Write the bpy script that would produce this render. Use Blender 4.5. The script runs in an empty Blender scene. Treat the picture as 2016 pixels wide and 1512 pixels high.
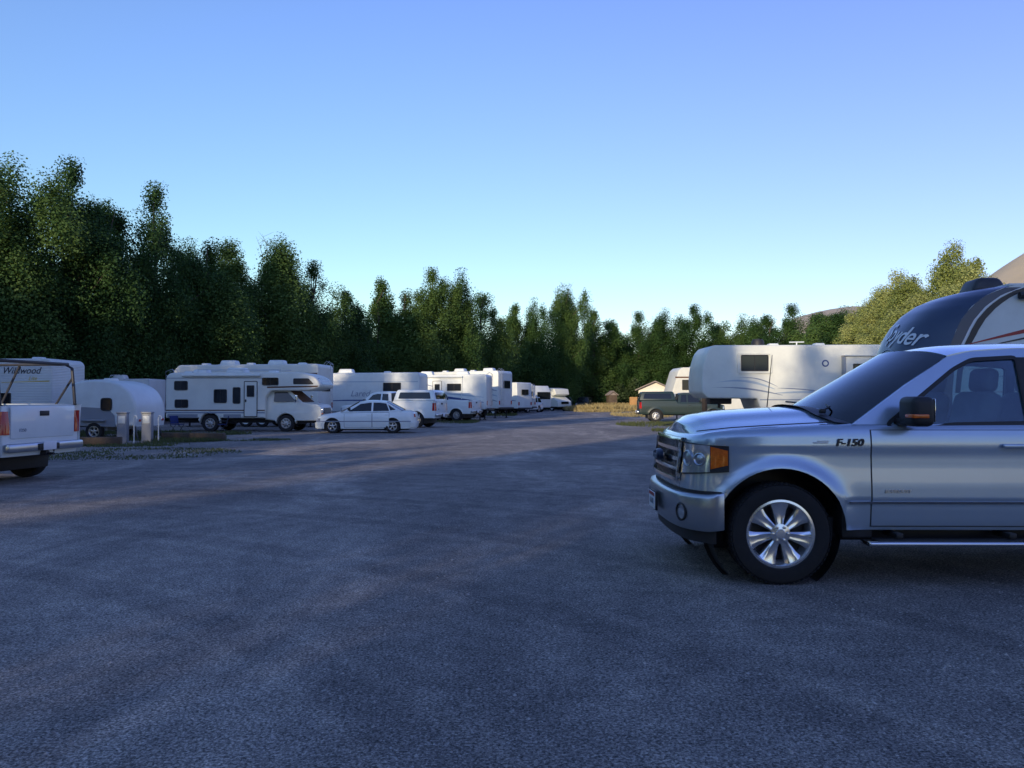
import bpy,bmesh,math,random
import numpy as np
from mathutils import Vector,Matrix
from mathutils.geometry import tessellate_polygon
sc=bpy.context.scene
COL=sc.collection
R=math.radians
random.seed(7)
# ------------------------------------------------------------------ materials
MATS={}
def mat(name,col,rough=.5,metal=0,var=.0,vs=3,bump=0,bs=40,coat=0,col2=None,rib=None,spec=.5,bd=.02):
    if name in MATS: return MATS[name]
    m=bpy.data.materials.new(name); m.use_nodes=True
    nt=m.node_tree; N=nt.nodes; L=nt.links
    b=N['Principled BSDF']
    b.inputs['Roughness'].default_value=rough; b.inputs['Metallic'].default_value=metal
    b.inputs['Coat Weight'].default_value=coat; b.inputs['Coat Roughness'].default_value=.04
    b.inputs['Specular IOR Level'].default_value=spec
    tc=N.new('ShaderNodeTexCoord')
    n=N.new('ShaderNodeTexNoise'); n.inputs['Scale'].default_value=vs; n.inputs['Detail'].default_value=6
    n.inputs['Roughness'].default_value=.65
    L.new(tc.outputs['Object'],n.inputs['Vector'])
    cr=N.new('ShaderNodeValToRGB'); cr.color_ramp.elements[0].position=.3; cr.color_ramp.elements[1].position=.7
    c2=col2 if col2 else tuple(max(0,c*(1-var)) for c in col)
    cr.color_ramp.elements[0].color=(*c2,1); cr.color_ramp.elements[1].color=(*col,1)
    L.new(n.outputs['Fac'],cr.inputs['Fac']); L.new(cr.outputs['Color'],b.inputs['Base Color'])
    if rib:
        w=N.new('ShaderNodeTexWave'); w.bands_direction='Z'; w.inputs['Scale'].default_value=rib; w.inputs['Distortion'].default_value=0
        L.new(tc.outputs['Object'],w.inputs['Vector'])
        bp=N.new('ShaderNodeBump'); bp.inputs['Distance'].default_value=.02; bp.inputs['Strength'].default_value=.5
        L.new(w.outputs['Fac'],bp.inputs['Height']); L.new(bp.outputs['Normal'],b.inputs['Normal'])
    elif bump:
        n2=N.new('ShaderNodeTexNoise'); n2.inputs['Scale'].default_value=bs; n2.inputs['Detail'].default_value=4
        L.new(tc.outputs['Object'],n2.inputs['Vector'])
        bp=N.new('ShaderNodeBump'); bp.inputs['Distance'].default_value=bd; bp.inputs['Strength'].default_value=bump
        L.new(n2.outputs['Fac'],bp.inputs['Height']); L.new(bp.outputs['Normal'],b.inputs['Normal'])
    MATS[name]=m
    return m
SILVER=mat('silver_paint',(.42,.51,.60),.27,.55,.06,2,coat=.9)
WHITE=mat('white_paint',(.74,.79,.77),.28,0,.08,2,coat=.5)
WHITE2=mat('white_fibreglass',(.68,.72,.69),.4,0,.18,1.2)
WRIB=mat('white_ribbed_siding',(.68,.71,.66),.38,0,.16,1.0,rib=5)
CREAM=mat('cream_siding',(.68,.70,.63),.45,0,.15,1.0)
CREAMR=mat('cream_ribbed_siding',(.68,.68,.59),.45,0,.15,1.0,rib=4)
GREYP=mat('grey_panel',(.24,.26,.29),.45,0,.1,2)
NAVY=mat('blue_cap_paint',(.035,.055,.11),.38,.1,.3,1,coat=.3)
DGREEN=mat('dark_green_paint',(.010,.028,.024),.4,.0,.2,2,coat=.2)
BLACKP=mat('black_paint',(.015,.016,.02),.35,0,.2,2,coat=.35)
BLK=mat('black_plastic',(.018,.018,.02),.55,0,.3,8)
RUB=mat('tyre_rubber',(.016,.016,.017),.85,0,.35,12,bump=.3,bs=60,bd=.004)
CHR=mat('chrome',(.72,.73,.74),.12,1,.05,3)
WCHR=mat('wheel_chrome',(.80,.81,.82),.2,.85,.05,3)
BCHR=mat('bumper_chrome',(.46,.50,.55),.30,.9,.12,5)
ALU=mat('aluminium_trim',(.5,.5,.5),.35,.9,.1,5)
STEEL=mat('painted_steel',(.05,.05,.055),.5,.3,.3,6)
DASH=mat('dashboard_vinyl',(.10,.10,.11),.7,0,.2,6)
DGL=mat('dark_window_glass',(.014,.018,.022),.1,0,.2,1,spec=.5)
RED=mat('red_lens',(.45,.015,.012),.15,0,.1,5,coat=.6)
AMB=mat('amber_lens',(.80,.15,.01),.25,0,.35,30,coat=.5)
LENS=mat('clear_lens',(.66,.69,.72),.14,.6,.35,18,coat=1)
REDD=mat('red_decal',(.32,.02,.02),.4)
BLKD=mat('black_decal',(.02,.02,.025),.4)
BLUD=mat('blue_decal',(.02,.06,.2),.4)
DBLU=mat('dark_blue_emblem',(.01,.02,.05),.4)
GRYD=mat('grey_decal',(.22,.26,.32),.4)
LBLD=mat('pale_blue_decal',(.36,.44,.50),.4)
YELD=mat('yellow_decal',(.6,.45,.08),.4)
WHTD=mat('white_decal',(.7,.72,.75),.4)
SEAT=mat('seat_cloth',(.20,.22,.23),.9,0,.2,6)
WOOD=mat('weathered_wood',(.12,.085,.055),.85,0,.5,4,bump=.5,bs=20)
BROWN=mat('brown_curtain',(.13,.06,.03),.9,0,.3,6)
BLUC=mat('blue_fabric',(.015,.035,.16),.8,0,.2,4)
def glass_mat():
    m=bpy.data.materials.new('tinted_glass'); m.use_nodes=True; nt=m.node_tree; N=nt.nodes; L=nt.links
    N.remove(N['Principled BSDF'])
    t=N.new('ShaderNodeBsdfTransparent'); t.inputs['Color'].default_value=(.74,.84,.84,1)
    g=N.new('ShaderNodeBsdfGlossy'); g.inputs['Roughness'].default_value=.02; g.inputs['Color'].default_value=(.9,.95,1,1)
    f=N.new('ShaderNodeFresnel'); f.inputs['IOR'].default_value=1.5
    nz=N.new('ShaderNodeTexNoise'); nz.inputs['Scale'].default_value=3
    ad=N.new('ShaderNodeMath'); ad.operation='MULTIPLY_ADD'; ad.inputs[1].default_value=.04
    L.new(nz.outputs['Fac'],ad.inputs[0]); L.new(f.outputs['Fac'],ad.inputs[2])
    mx=N.new('ShaderNodeMixShader'); L.new(ad.outputs[0],mx.inputs['Fac']); L.new(t.outputs[0],mx.inputs[1]); L.new(g.outputs[0],mx.inputs[2])
    L.new(mx.outputs[0],N['Material Output'].inputs['Surface'])
    return m
TGL=glass_mat()
# ------------------------------------------------------------------ helpers
def thing(name,label,cat,loc=(0,0,0),rz=0,group=None):
    e=bpy.data.objects.new(name,None); e.empty_display_size=.3; COL.objects.link(e)
    e.location=loc; e.rotation_euler=(0,0,R(rz)); e['label']=label; e['category']=cat
    if group: e['group']=group
    return e
def sub(name,parent,loc=(0,0,0),rz=0):
    e=bpy.data.objects.new(name,None); e.empty_display_size=.1; COL.objects.link(e)
    e.parent=parent; e.location=loc; e.rotation_euler=(0,0,R(rz)); return e
def interp(tab,x):
    if x<=tab[0][0]: return tab[0][1]
    for (a,b),(c,d) in zip(tab,tab[1:]):
        if x<=c: return b+(d-b)*(x-a)/(c-a) if c>a else d
    return tab[-1][1]
def catmull(P,n=8):
    out=[]
    for i in range(len(P)-1):
        p0=P[max(0,i-1)];p1=P[i];p2=P[i+1];p3=P[min(len(P)-1,i+2)]
        for k in range(n):
            t=k/n
            out.append(tuple(.5*((2*b)+(-a+c)*t+(2*a-5*b+4*c-d)*t*t+(-a+3*b-3*c+d)*t**3) for a,b,c,d in zip(p0,p1,p2,p3)))
    out.append(tuple(P[-1])); return out
def rnd(P,r,n=5):
    out=[];N=len(P)
    for i in range(N):
        rr=r[i] if isinstance(r,(list,tuple)) else r
        p=Vector(P[i]);a=Vector(P[i-1])-p;b=Vector(P[(i+1)%N])-p
        if rr<=0 or a.length<1e-6 or b.length<1e-6: out.append(tuple(p));continue
        d=min(rr,a.length*.45,b.length*.45)
        q0=p+a.normalized()*d;q1=p+b.normalized()*d
        for k in range(n+1):
            t=k/n; out.append(tuple((1-t)**2*q0+2*t*(1-t)*p+t*t*q1))
    return out
def offs(P,d):
    N=len(P); A=sum(P[i-1][0]*P[i][1]-P[i][0]*P[i-1][1] for i in range(N))
    sg=1 if A>0 else -1; out=[]
    for i in range(N):
        a=Vector(P[i-1]);p=Vector(P[i]);b=Vector(P[(i+1)%N])
        t1=(p-a);t2=(b-p)
        if t1.length<1e-7:t1=t2.copy()
        if t2.length<1e-7:t2=t1.copy()
        t1.normalize();t2.normalize()
        n=Vector((-(t1.y+t2.y),t1.x+t2.x))
        if n.length<1e-6: n=Vector((-t1.y,t1.x))
        n.normalize(); out.append(tuple(p+n*d*sg))
    return out
def arch(xc,zc,r,zb,n=12):
    return [(xc-r,zb)]+[(xc-r*math.cos(math.pi*k/n),zc+r*math.sin(math.pi*k/n)) for k in range(n+1)]+[(xc+r,zb)]
class MB:
    def __init__(s): s.v=[];s.f=[];s.m=[]
    def add(s,vs,fs,mi=0):
        o=len(s.v); s.v.extend(tuple(v) for v in vs); s.f.extend(tuple(i+o for i in f) for f in fs); s.m.extend([mi]*len(fs)); return s
    def box(s,c,d,bev=0,mi=0,rot=None,seg=2,top=None):
        bm=bmesh.new(); bmesh.ops.create_cube(bm,size=1)
        for v in bm.verts:
            v.co=Vector((v.co.x*d[0],v.co.y*d[1],v.co.z*d[2]))
            if top and v.co.z>0: v.co.x*=top[0]; v.co.y*=top[1]
        if bev: bmesh.ops.bevel(bm,geom=bm.edges[:],offset=bev,segments=seg,affect='EDGES',profile=.5)
        M=Matrix.Translation(Vector(c))
        if rot is not None: M=M@rot.to_4x4()
        bm.verts.index_update()
        s.add([M@v.co for v in bm.verts],[[v.index for v in f.verts] for f in bm.faces],mi); bm.free(); return s
    def tube(s,pts,r,n=8,mi=0,cap=True):
        P=[Vector(p) for p in pts]; rings=[]
        up=Vector((0,0,1))
        for i,p in enumerate(P):
            t=(P[min(i+1,len(P)-1)]-P[max(i-1,0)]).normalized()
            a=t.cross(up)
            if a.length<.05: a=t.cross(Vector((1,0,0)))
            a.normalize(); b=t.cross(a)
            rr=r[i] if isinstance(r,(list,tuple)) else r
            rings.append([p+a*rr*math.cos(2*math.pi*k/n)+b*rr*math.sin(2*math.pi*k/n) for k in range(n)])
        vs=[v for q in rings for v in q]; fs=[]
        for i in range(len(P)-1):
            for k in range(n): fs.append((i*n+k,i*n+(k+1)%n,(i+1)*n+(k+1)%n,(i+1)*n+k))
        if cap: fs.append(tuple(range(n))[::-1]); fs.append(tuple((len(P)-1)*n+k for k in range(n)))
        return s.add(vs,fs,mi)
    def lathe(s,prof,c=(0,0,0),n=32,mi=0,axis='Y',close=False):
        vs=[];fs=[];m=len(prof)
        for k in range(n):
            a=2*math.pi*k/n
            for r,h in prof:
                x,y=r*math.cos(a),r*math.sin(a)
                if axis=='Y': vs.append((c[0]+x,c[1]+h,c[2]+y))
                elif axis=='X': vs.append((c[0]+h,c[1]+x,c[2]+y))
                else: vs.append((c[0]+x,c[1]+y,c[2]+h))
        for k in range(n):
            k2=(k+1)%n
            for j in range(m-1 if not close else m):
                j2=(j+1)%m; fs.append((k*m+j,k*m+j2,k2*m+j2,k2*m+j))
        return s.add(vs,fs,mi)
    def prism(s,loops,y0,y1,mi=0,mf=None):
        if not isinstance(loops[0][0],(tuple,list)): loops=[loops]
        flat=[p for l in loops for p in l]; n=len(flat)
        tri=tessellate_polygon([[Vector((p[0],p[1],0)) for p in l] for l in loops])
        f=mf if mf else (lambda x,y,z:(x,y,z))
        vs=[f(p[0],y0,p[1]) for p in flat]+[f(p[0],y1,p[1]) for p in flat]
        fs=[tuple(t) for t in tri]+[tuple(i+n for i in t[::-1]) for t in tri]
        o=0
        for l in loops:
            m=len(l)
            for i in range(m): fs.append((o+i,o+(i+1)%m,n+o+(i+1)%m,n+o+i))
            o+=m
        return s.add(vs,fs,mi)
    def rprism(s,P,y0,y1,b,mi=0,mf=None):
        rings=[]
        for a in (0,30,60,90):
            rings.append((offs(P,b*(1-math.sin(R(a)))),y0+b*(1-math.cos(R(a)))))
        rings+= [(p,y1-(y-y0)) for p,y in rings[::-1]]
        f=mf if mf else (lambda x,y,z:(x,y,z)); n=len(P); vs=[];fs=[]
        for p,y in rings: vs+=[f(q[0],y,q[1]) for q in p]
        for j in range(len(rings)-1):
            for i in range(n): fs.append((j*n+i,j*n+(i+1)%n,(j+1)*n+(i+1)%n,(j+1)*n+i))
        t=tessellate_polygon([[Vector((q[0],q[1],0)) for q in rings[0][0]]])
        fs+=[tuple(x) for x in t]; o=(len(rings)-1)*n; fs+=[tuple(i+o for i in x[::-1]) for x in t]
        return s.add(vs,fs,mi)
    def grid(s,rows,mi=0):
        m=len(rows[0]); vs=[p for r in rows for p in r]
        fs=[(j*m+i,j*m+i+1,(j+1)*m+i+1,(j+1)*m+i) for j in range(len(rows)-1) for i in range(m-1)]
        return s.add(vs,fs,mi)
    def slab(s,rows,back,mi=0):
        m=len(rows[0]);n=len(rows); vs=[p for r in rows for p in r]+[p for r in back for p in r]; o=m*n
        fs=[]
        for j in range(n-1):
            for i in range(m-1):
                q=(j*m+i,j*m+i+1,(j+1)*m+i+1,(j+1)*m+i); fs.append(q); fs.append(tuple(k+o for k in q[::-1]))
        ring=[i for i in range(m)]+[j*m+m-1 for j in range(1,n)]+[(n-1)*m+i for i in range(m-2,-1,-1)]+[j*m for j in range(n-2,0,-1)]
        for a,b in zip(ring,ring[1:]+ring[:1]): fs.append((a,b,b+o,a+o))
        return s.add(vs,fs,mi)
    def obj(s,name,mats,parent=None,ang=35,loc=None,recalc=True,label=None):
        me=bpy.data.meshes.new(name); me.from_pydata(s.v,[],s.f)
        if not isinstance(mats,(list,tuple)): mats=[mats]
        for m in mats: me.materials.append(m)
        me.polygons.foreach_set('material_index',s.m)
        if recalc:
            bm=bmesh.new(); bm.from_mesh(me); bmesh.ops.remove_doubles(bm,verts=bm.verts[:],dist=1e-5)
            bmesh.ops.recalc_face_normals(bm,faces=bm.faces[:]); bm.to_mesh(me); bm.free()
        me.polygons.foreach_set('use_smooth',[True]*len(me.polygons))
        me.set_sharp_from_angle(angle=R(ang)); me.update()
        o=bpy.data.objects.new(name,me); COL.objects.link(o); o.parent=parent
        if loc: o.location=loc
        if label: o['label']=label
        return o
def text(name,txt,size,mats,parent,mf,shear=0,ex=.004,bold=0):
    cu=bpy.data.curves.new(name,'FONT'); cu.body=txt; cu.size=size; cu.shear=shear; cu.extrude=ex; cu.offset=bold
    cu.align_x='CENTER'; cu.align_y='CENTER'
    o=bpy.data.objects.new(name+'_tmp',cu); COL.objects.link(o); bpy.context.view_layer.update()
    me=bpy.data.meshes.new_from_object(o.evaluated_get(bpy.context.evaluated_depsgraph_get()))
    bpy.data.objects.remove(o)
    for v in me.vertices: v.co=Vector(mf(v.co.x,v.co.y,v.co.z))
    me.materials.clear(); me.materials.append(mats); me.update(); me.name=name
    ob=bpy.data.objects.new(name,me); COL.objects.link(ob); ob.parent=parent; return ob
# ------------------------------------------------------------------ wheels
WC={}
def wheel_meshes(r,w,rimr,style,rimmat):
    k=(r,w,rimr,style,rimmat.name)
    if k in WC: return WC[k]
    t=MB(); h=w/2
    prof=[(rimr,-h*.75),(rimr+.02,-h*.92),(r*.86,-h),(r*.955,-h*.93),(r*.99,-h*.78),(r,-h*.5),(r,h*.5),(r*.99,h*.78),(r*.955,h*.93),(r*.86,h),(rimr,h*.75)]
    t.lathe(prof,n=64)
    if style=='fine':
        nb=60
        for i in range(nb):
            a=2*math.pi*i/nb
            for yy in (-h*.80,-h*.42,0,h*.42,h*.80):
                aa=a+(0.04 if yy in(-h*.42,h*.42) else 0)
                rr=r*.999 if abs(yy)<h*.7 else r*.985
                rot=Matrix.Rotation(-aa,3,'Y')
                t.box((rr*math.cos(aa),yy,rr*math.sin(aa)),(.008,h*.3,.028),0,0,rot)
    m=MB()
    m.lathe([(rimr+.012,-h*.80),(rimr+.012,-h*.86),(rimr-.006,-h*.88),(rimr-.03,-h*.62),(rimr-.045,h*.5),(rimr,h*.75)],n=48)
    m.lathe([(0,-h*.0),(rimr-.045,-h*.0)],n=32,mi=1)
    ns={'fine':7,'steel':8,'car':5}[style]
    for i in range(ns):
        a=2*math.pi*i/ns+math.pi/2
        ca,sa=math.cos(a),math.sin(a)
        def P(rad,tan,y): return (rad*ca-tan*sa,y,rad*sa+tan*ca)
        R1=rimr-.012
        if style=='fine':
            top=[]
            for (f,hw,dy) in((.18,.09,.0),(.42,.135,.010),(.72,.205,.012),(1.0,.305,.0)):
                rad=min(R1,rimr*f); h_=hw*rimr
                top.append([P(rad,-h_,-h*.72+dy),P(rad,-h_*.62,-h*.80+dy),P(rad,-h_*.35,-h*.79+dy),P(rad,0,-h*.775+dy),P(rad,h_*.35,-h*.79+dy),P(rad,h_*.62,-h*.80+dy),P(rad,h_,-h*.72+dy)])
            m.slab(top,[[(p[0],p[1]+.05,p[2]) for p in r_] for r_ in top])
        else:
            w0,w1=(rimr*.16,rimr*.3); y0,y1=-h*.74,-h*.72
            top=[[P(rimr*.2,-w0,y0),P(rimr*.2,0,y0-.012),P(rimr*.2,w0,y0)],
             [P(rimr*.55,-w0*.8,y0+.012),P(rimr*.55,0,y0),P(rimr*.55,w0*.8,y0+.012)],
             [P(R1,-w1,y1),P(R1,0,y1),P(R1,w1,y1)]]
            m.slab(top,[[(p[0],p[1]+.035,p[2]) for p in r_] for r_ in top])
    m.lathe([(0,-h*.95),(rimr*.13,-h*.94),(rimr*.15,-h*.85),(rimr*.30,-h*.8),(rimr*.31,-h*.5)],n=24)
    if style!='car':
        for i in range(6 if style=='fine' else 8):
            a=2*math.pi*i/(6 if style=='fine' else 8)
            m.lathe([(0,-h*.95),(.011,-h*.94),(.013,-h*.78)],c=(rimr*.225*math.cos(a),0,rimr*.225*math.sin(a)),n=8,mi=0)
    a=t.obj('tyre',RUB,None); b=m.obj('rim',[rimmat,BLK],None,ang=30)
    WC[k]=(a.data,b.data)
    bpy.data.objects.remove(a); bpy.data.objects.remove(b)
    return WC[k]
def add_wheel(parent,x,y,r,w,rimr,style='car',rimmat=None):
    A,B=wheel_meshes(r,w,rimr,style,rimmat or ALU)
    e=sub('wheel',parent,(x,y,r),180 if y>0 else 0)
    for nm,me in(('tyre',A),('rim',B)):
        o=bpy.data.objects.new(nm,me); COL.objects.link(o); o.parent=e
# ------------------------------------------------------------------ vehicle body surface
class Surf:
    def __init__(s,plan,inset,zs,crown,rs,arches,ar,zc,zb,flare=.02,frake=None,openr=()):
        P=catmull(plan,10); s.P=P; s.S=[0]
        for a,b in zip(P,P[1:]): s.S.append(s.S[-1]+math.dist(a,b))
        s.L=s.S[-1]; s.inset=inset;s.zs=zs;s.crown=crown;s.rs=rs;s.ar=ar;s.arches=arches;s.zc=zc;s.zb=zb;s.flare=flare
        s.frake=frake or [(0,0),(1,0)]; s.openr=openr; s.hw=max(abs(p[1]) for p in P)
    def at(s,q):
        sg=1
        if q<0: q=-q; sg=-1
        q=min(q,s.L-1e-6)
        i=int(np.searchsorted(s.S,q,side='right'))-1; i=max(0,min(i,len(s.P)-2))
        t=(q-s.S[i])/max(1e-9,s.S[i+1]-s.S[i]); a,b=s.P[i],s.P[i+1]
        def nrm(k):
            a_,b_=s.P[max(0,k-1)],s.P[min(len(s.P)-1,k+1)]
            v=Vector((b_[1]-a_[1],-(b_[0]-a_[0])))
            return v.normalized()
        n=(nrm(i)*(1-t)+nrm(i+1)*t).normalized()
        x=a[0]+(b[0]-a[0])*t; y=a[1]+(b[1]-a[1])*t
        return x,y*sg,n.x,n.y*sg
    def sx(s,x):
        best=0;bd=9;bp=s.P[0]
        for p,q in zip(s.P,s.S):
            if p[1]<-.55*s.hw and abs(p[0]-x)<bd: bd=abs(p[0]-x);best=q;bp=p
        return best+(x-bp[0]) if abs(bp[1])>.9*s.hw else best
    def sy(s,y):
        for p,q in zip(s.P,s.S):
            if p[1]<=y: return q
        return 0
    def zbot(s,x,y):
        z=s.zb
        if abs(y)>.7*s.hw:
            for xc in s.arches:
                d=abs(x-xc)
                if d<s.ar: z=max(z,s.zc+math.sqrt(max(0,s.ar**2-d*d)))
        return z
    def pt(s,q,z,off=0):
        x,y,nx,ny=s.at(q); x0=x
        ins=interp(s.inset,z)+interp(s.frake,z)*max(0,-nx)
        zs=interp(s.zs,x0)
        t=(z-(zs-s.rs))/s.rs
        if t>0: ins+=s.rs*(1-math.sqrt(max(0,1-min(1,t)**2)))
        if abs(ny)>.7:
            for xc in s.arches:
                d=math.hypot(x0-xc,z-s.zc)-s.ar
                ins-=s.flare*math.exp(-(d/.07)**2)
        o=off-ins
        return (x+nx*o,y+ny*o,z)
    def build(s,step=.06,M=14,T=12):
        qs=set()
        n=int(s.L/step)
        for k in range(n+1):
            q=s.L*k/n; x,y,_,_=s.at(q)
            if abs(y)>.7*s.hw and any(abs(x-xc)<s.ar+.01 for xc in s.arches): continue
            qs.add(q)
        for xc in s.arches:
            q0=s.sx(xc)
            for k in range(0,25): qs.add(q0-s.ar*math.cos(math.pi*k/24)*.9999)
            qs.add(q0-s.ar-.004); qs.add(q0+s.ar+.004)
        for o in s.openr:
            for xx in(o[0]-.004,o[0]+.0005,o[1]-.0005,o[1]+.004): qs.add(s.sx(xx))
        qs=sorted(q for q in qs if 0<=q<=s.L)
        cols=[]
        for q in qs:
            x,y,_,_=s.at(q); zb=s.zbot(x,y); zs=interp(s.zs,x); c=[]
            for k in range(M): c.append(s.pt(q,zb+(zs-s.rs-zb)*k/M))
            for a in (0,22,45,66,80,90): c.append(s.pt(q,zs-s.rs+s.rs*math.sin(R(a))))
            xe,ye,ze=c[-1]; op=[o for o in s.openr if o[0]<=x<=o[1]]
            for k in range(1,T+1):
                t=k/T
                if op and abs(y)>.8*s.hw:
                    fl=op[0][2]
                    rim=.09/abs(ye)
                    if k==1: c.append((xe,ye*(1-rim),ze))
                    elif k==2: c.append((xe,ye*(1-rim*1.05),fl))
                    else: c.append((xe,ye*(1-rim*1.05)*(1-(k-2)/(T-2)),fl))
                else: c.append((xe,ye*(1-t),ze+s.deck(xe,t)))
            cols.append(c)
        m=MB(); m.grid(cols); m.grid([[(p[0],-p[1],p[2]) for p in c] for c in cols]); return m
    def deck(s,x,t): return interp(s.crown,x)*(1-(1-t)**2)
    def patch(s,mb,q0,q1,zl,zh,off=.006,th=.03,n=10,m=4,mi=0,mirror=False):
        rows=[];back=[]
        for j in range(n+1):
            u=j/n; q=q0+(q1-q0)*u
            a=zl(u) if callable(zl) else zl; b=zh(u) if callable(zh) else zh
            rows.append([s.pt(q,a+(b-a)*k/m,off) for k in range(m+1)])
            back.append([s.pt(q,a+(b-a)*k/m,off-th) for k in range(m+1)])
        mb.slab(rows,back,mi)
        if mirror:
            f=lambda rr:[[(p[0],-p[1],p[2]) for p in r_] for r_ in rr]
            mb.slab(f(rows),f(back),mi)
        return mb
def greenhouse(par,outline,wins,roof,yb,yt,zb,zt,ws,rw,paint,glass,crown=.05,bow=.1,lift=.08,th=.035):
    ys=lambda z: yb+(yt-yb)*(z-zb)/(zt-zb)
    m=MB()
    for sg in(-1,1):
        mf=lambda x,y,z,sg=sg:(x,sg*(ys(z)-y),z)
        m.prism([outline]+wins,0,th,0,mf)
    rows=[]
    NU=14
    for (x,z) in catmull(roof,4):
        rows.append([(x,-ys(z)*(1-2*k/NU),z+crown*(1-abs(1-2*k/NU)**2.2)) for k in range(NU+1)])
    rb=[[(p[0],p[1],p[2]-.03) for p in r] for r in rows]
    m.slab(rows,rb,0)
    m.obj('cabin_frame' ,paint,par,ang=40)
    for w in wins:
        for sg in(-1,1):
            g=MB(); mf=lambda x,y,z,sg=sg:(x,sg*(ys(z)-y),z)
            g.prism(offs(w,-.006),.012,.017,0,mf); g.obj('side_window',glass,par)
    for nm,(bx,bz),(tx,tz),bw in(('windshield',ws[0],ws[1],-bow),('rear_window',rw[0],rw[1],bow*.6)):
        rows=[]
        for j in range(9):
            v=j/8; x=bx+(tx-bx)*v; z=bz+(tz-bz)*v
            rows.append([(x+bw*(1-(1-2*k/12)**2)*(1-.3*v),-ys(z)*(1-2*k/12)*.985,z+(lift*(1-v)+crown*v)*(1-abs(1-2*k/12)**2.2)) for k in range(13)])
        g=MB(); g.slab(rows,[[(p[0]+.006*(1 if bw<0 else -1),p[1],p[2]-.004) for p in r] for r in rows]); g.obj(nm,glass,par)
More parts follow.
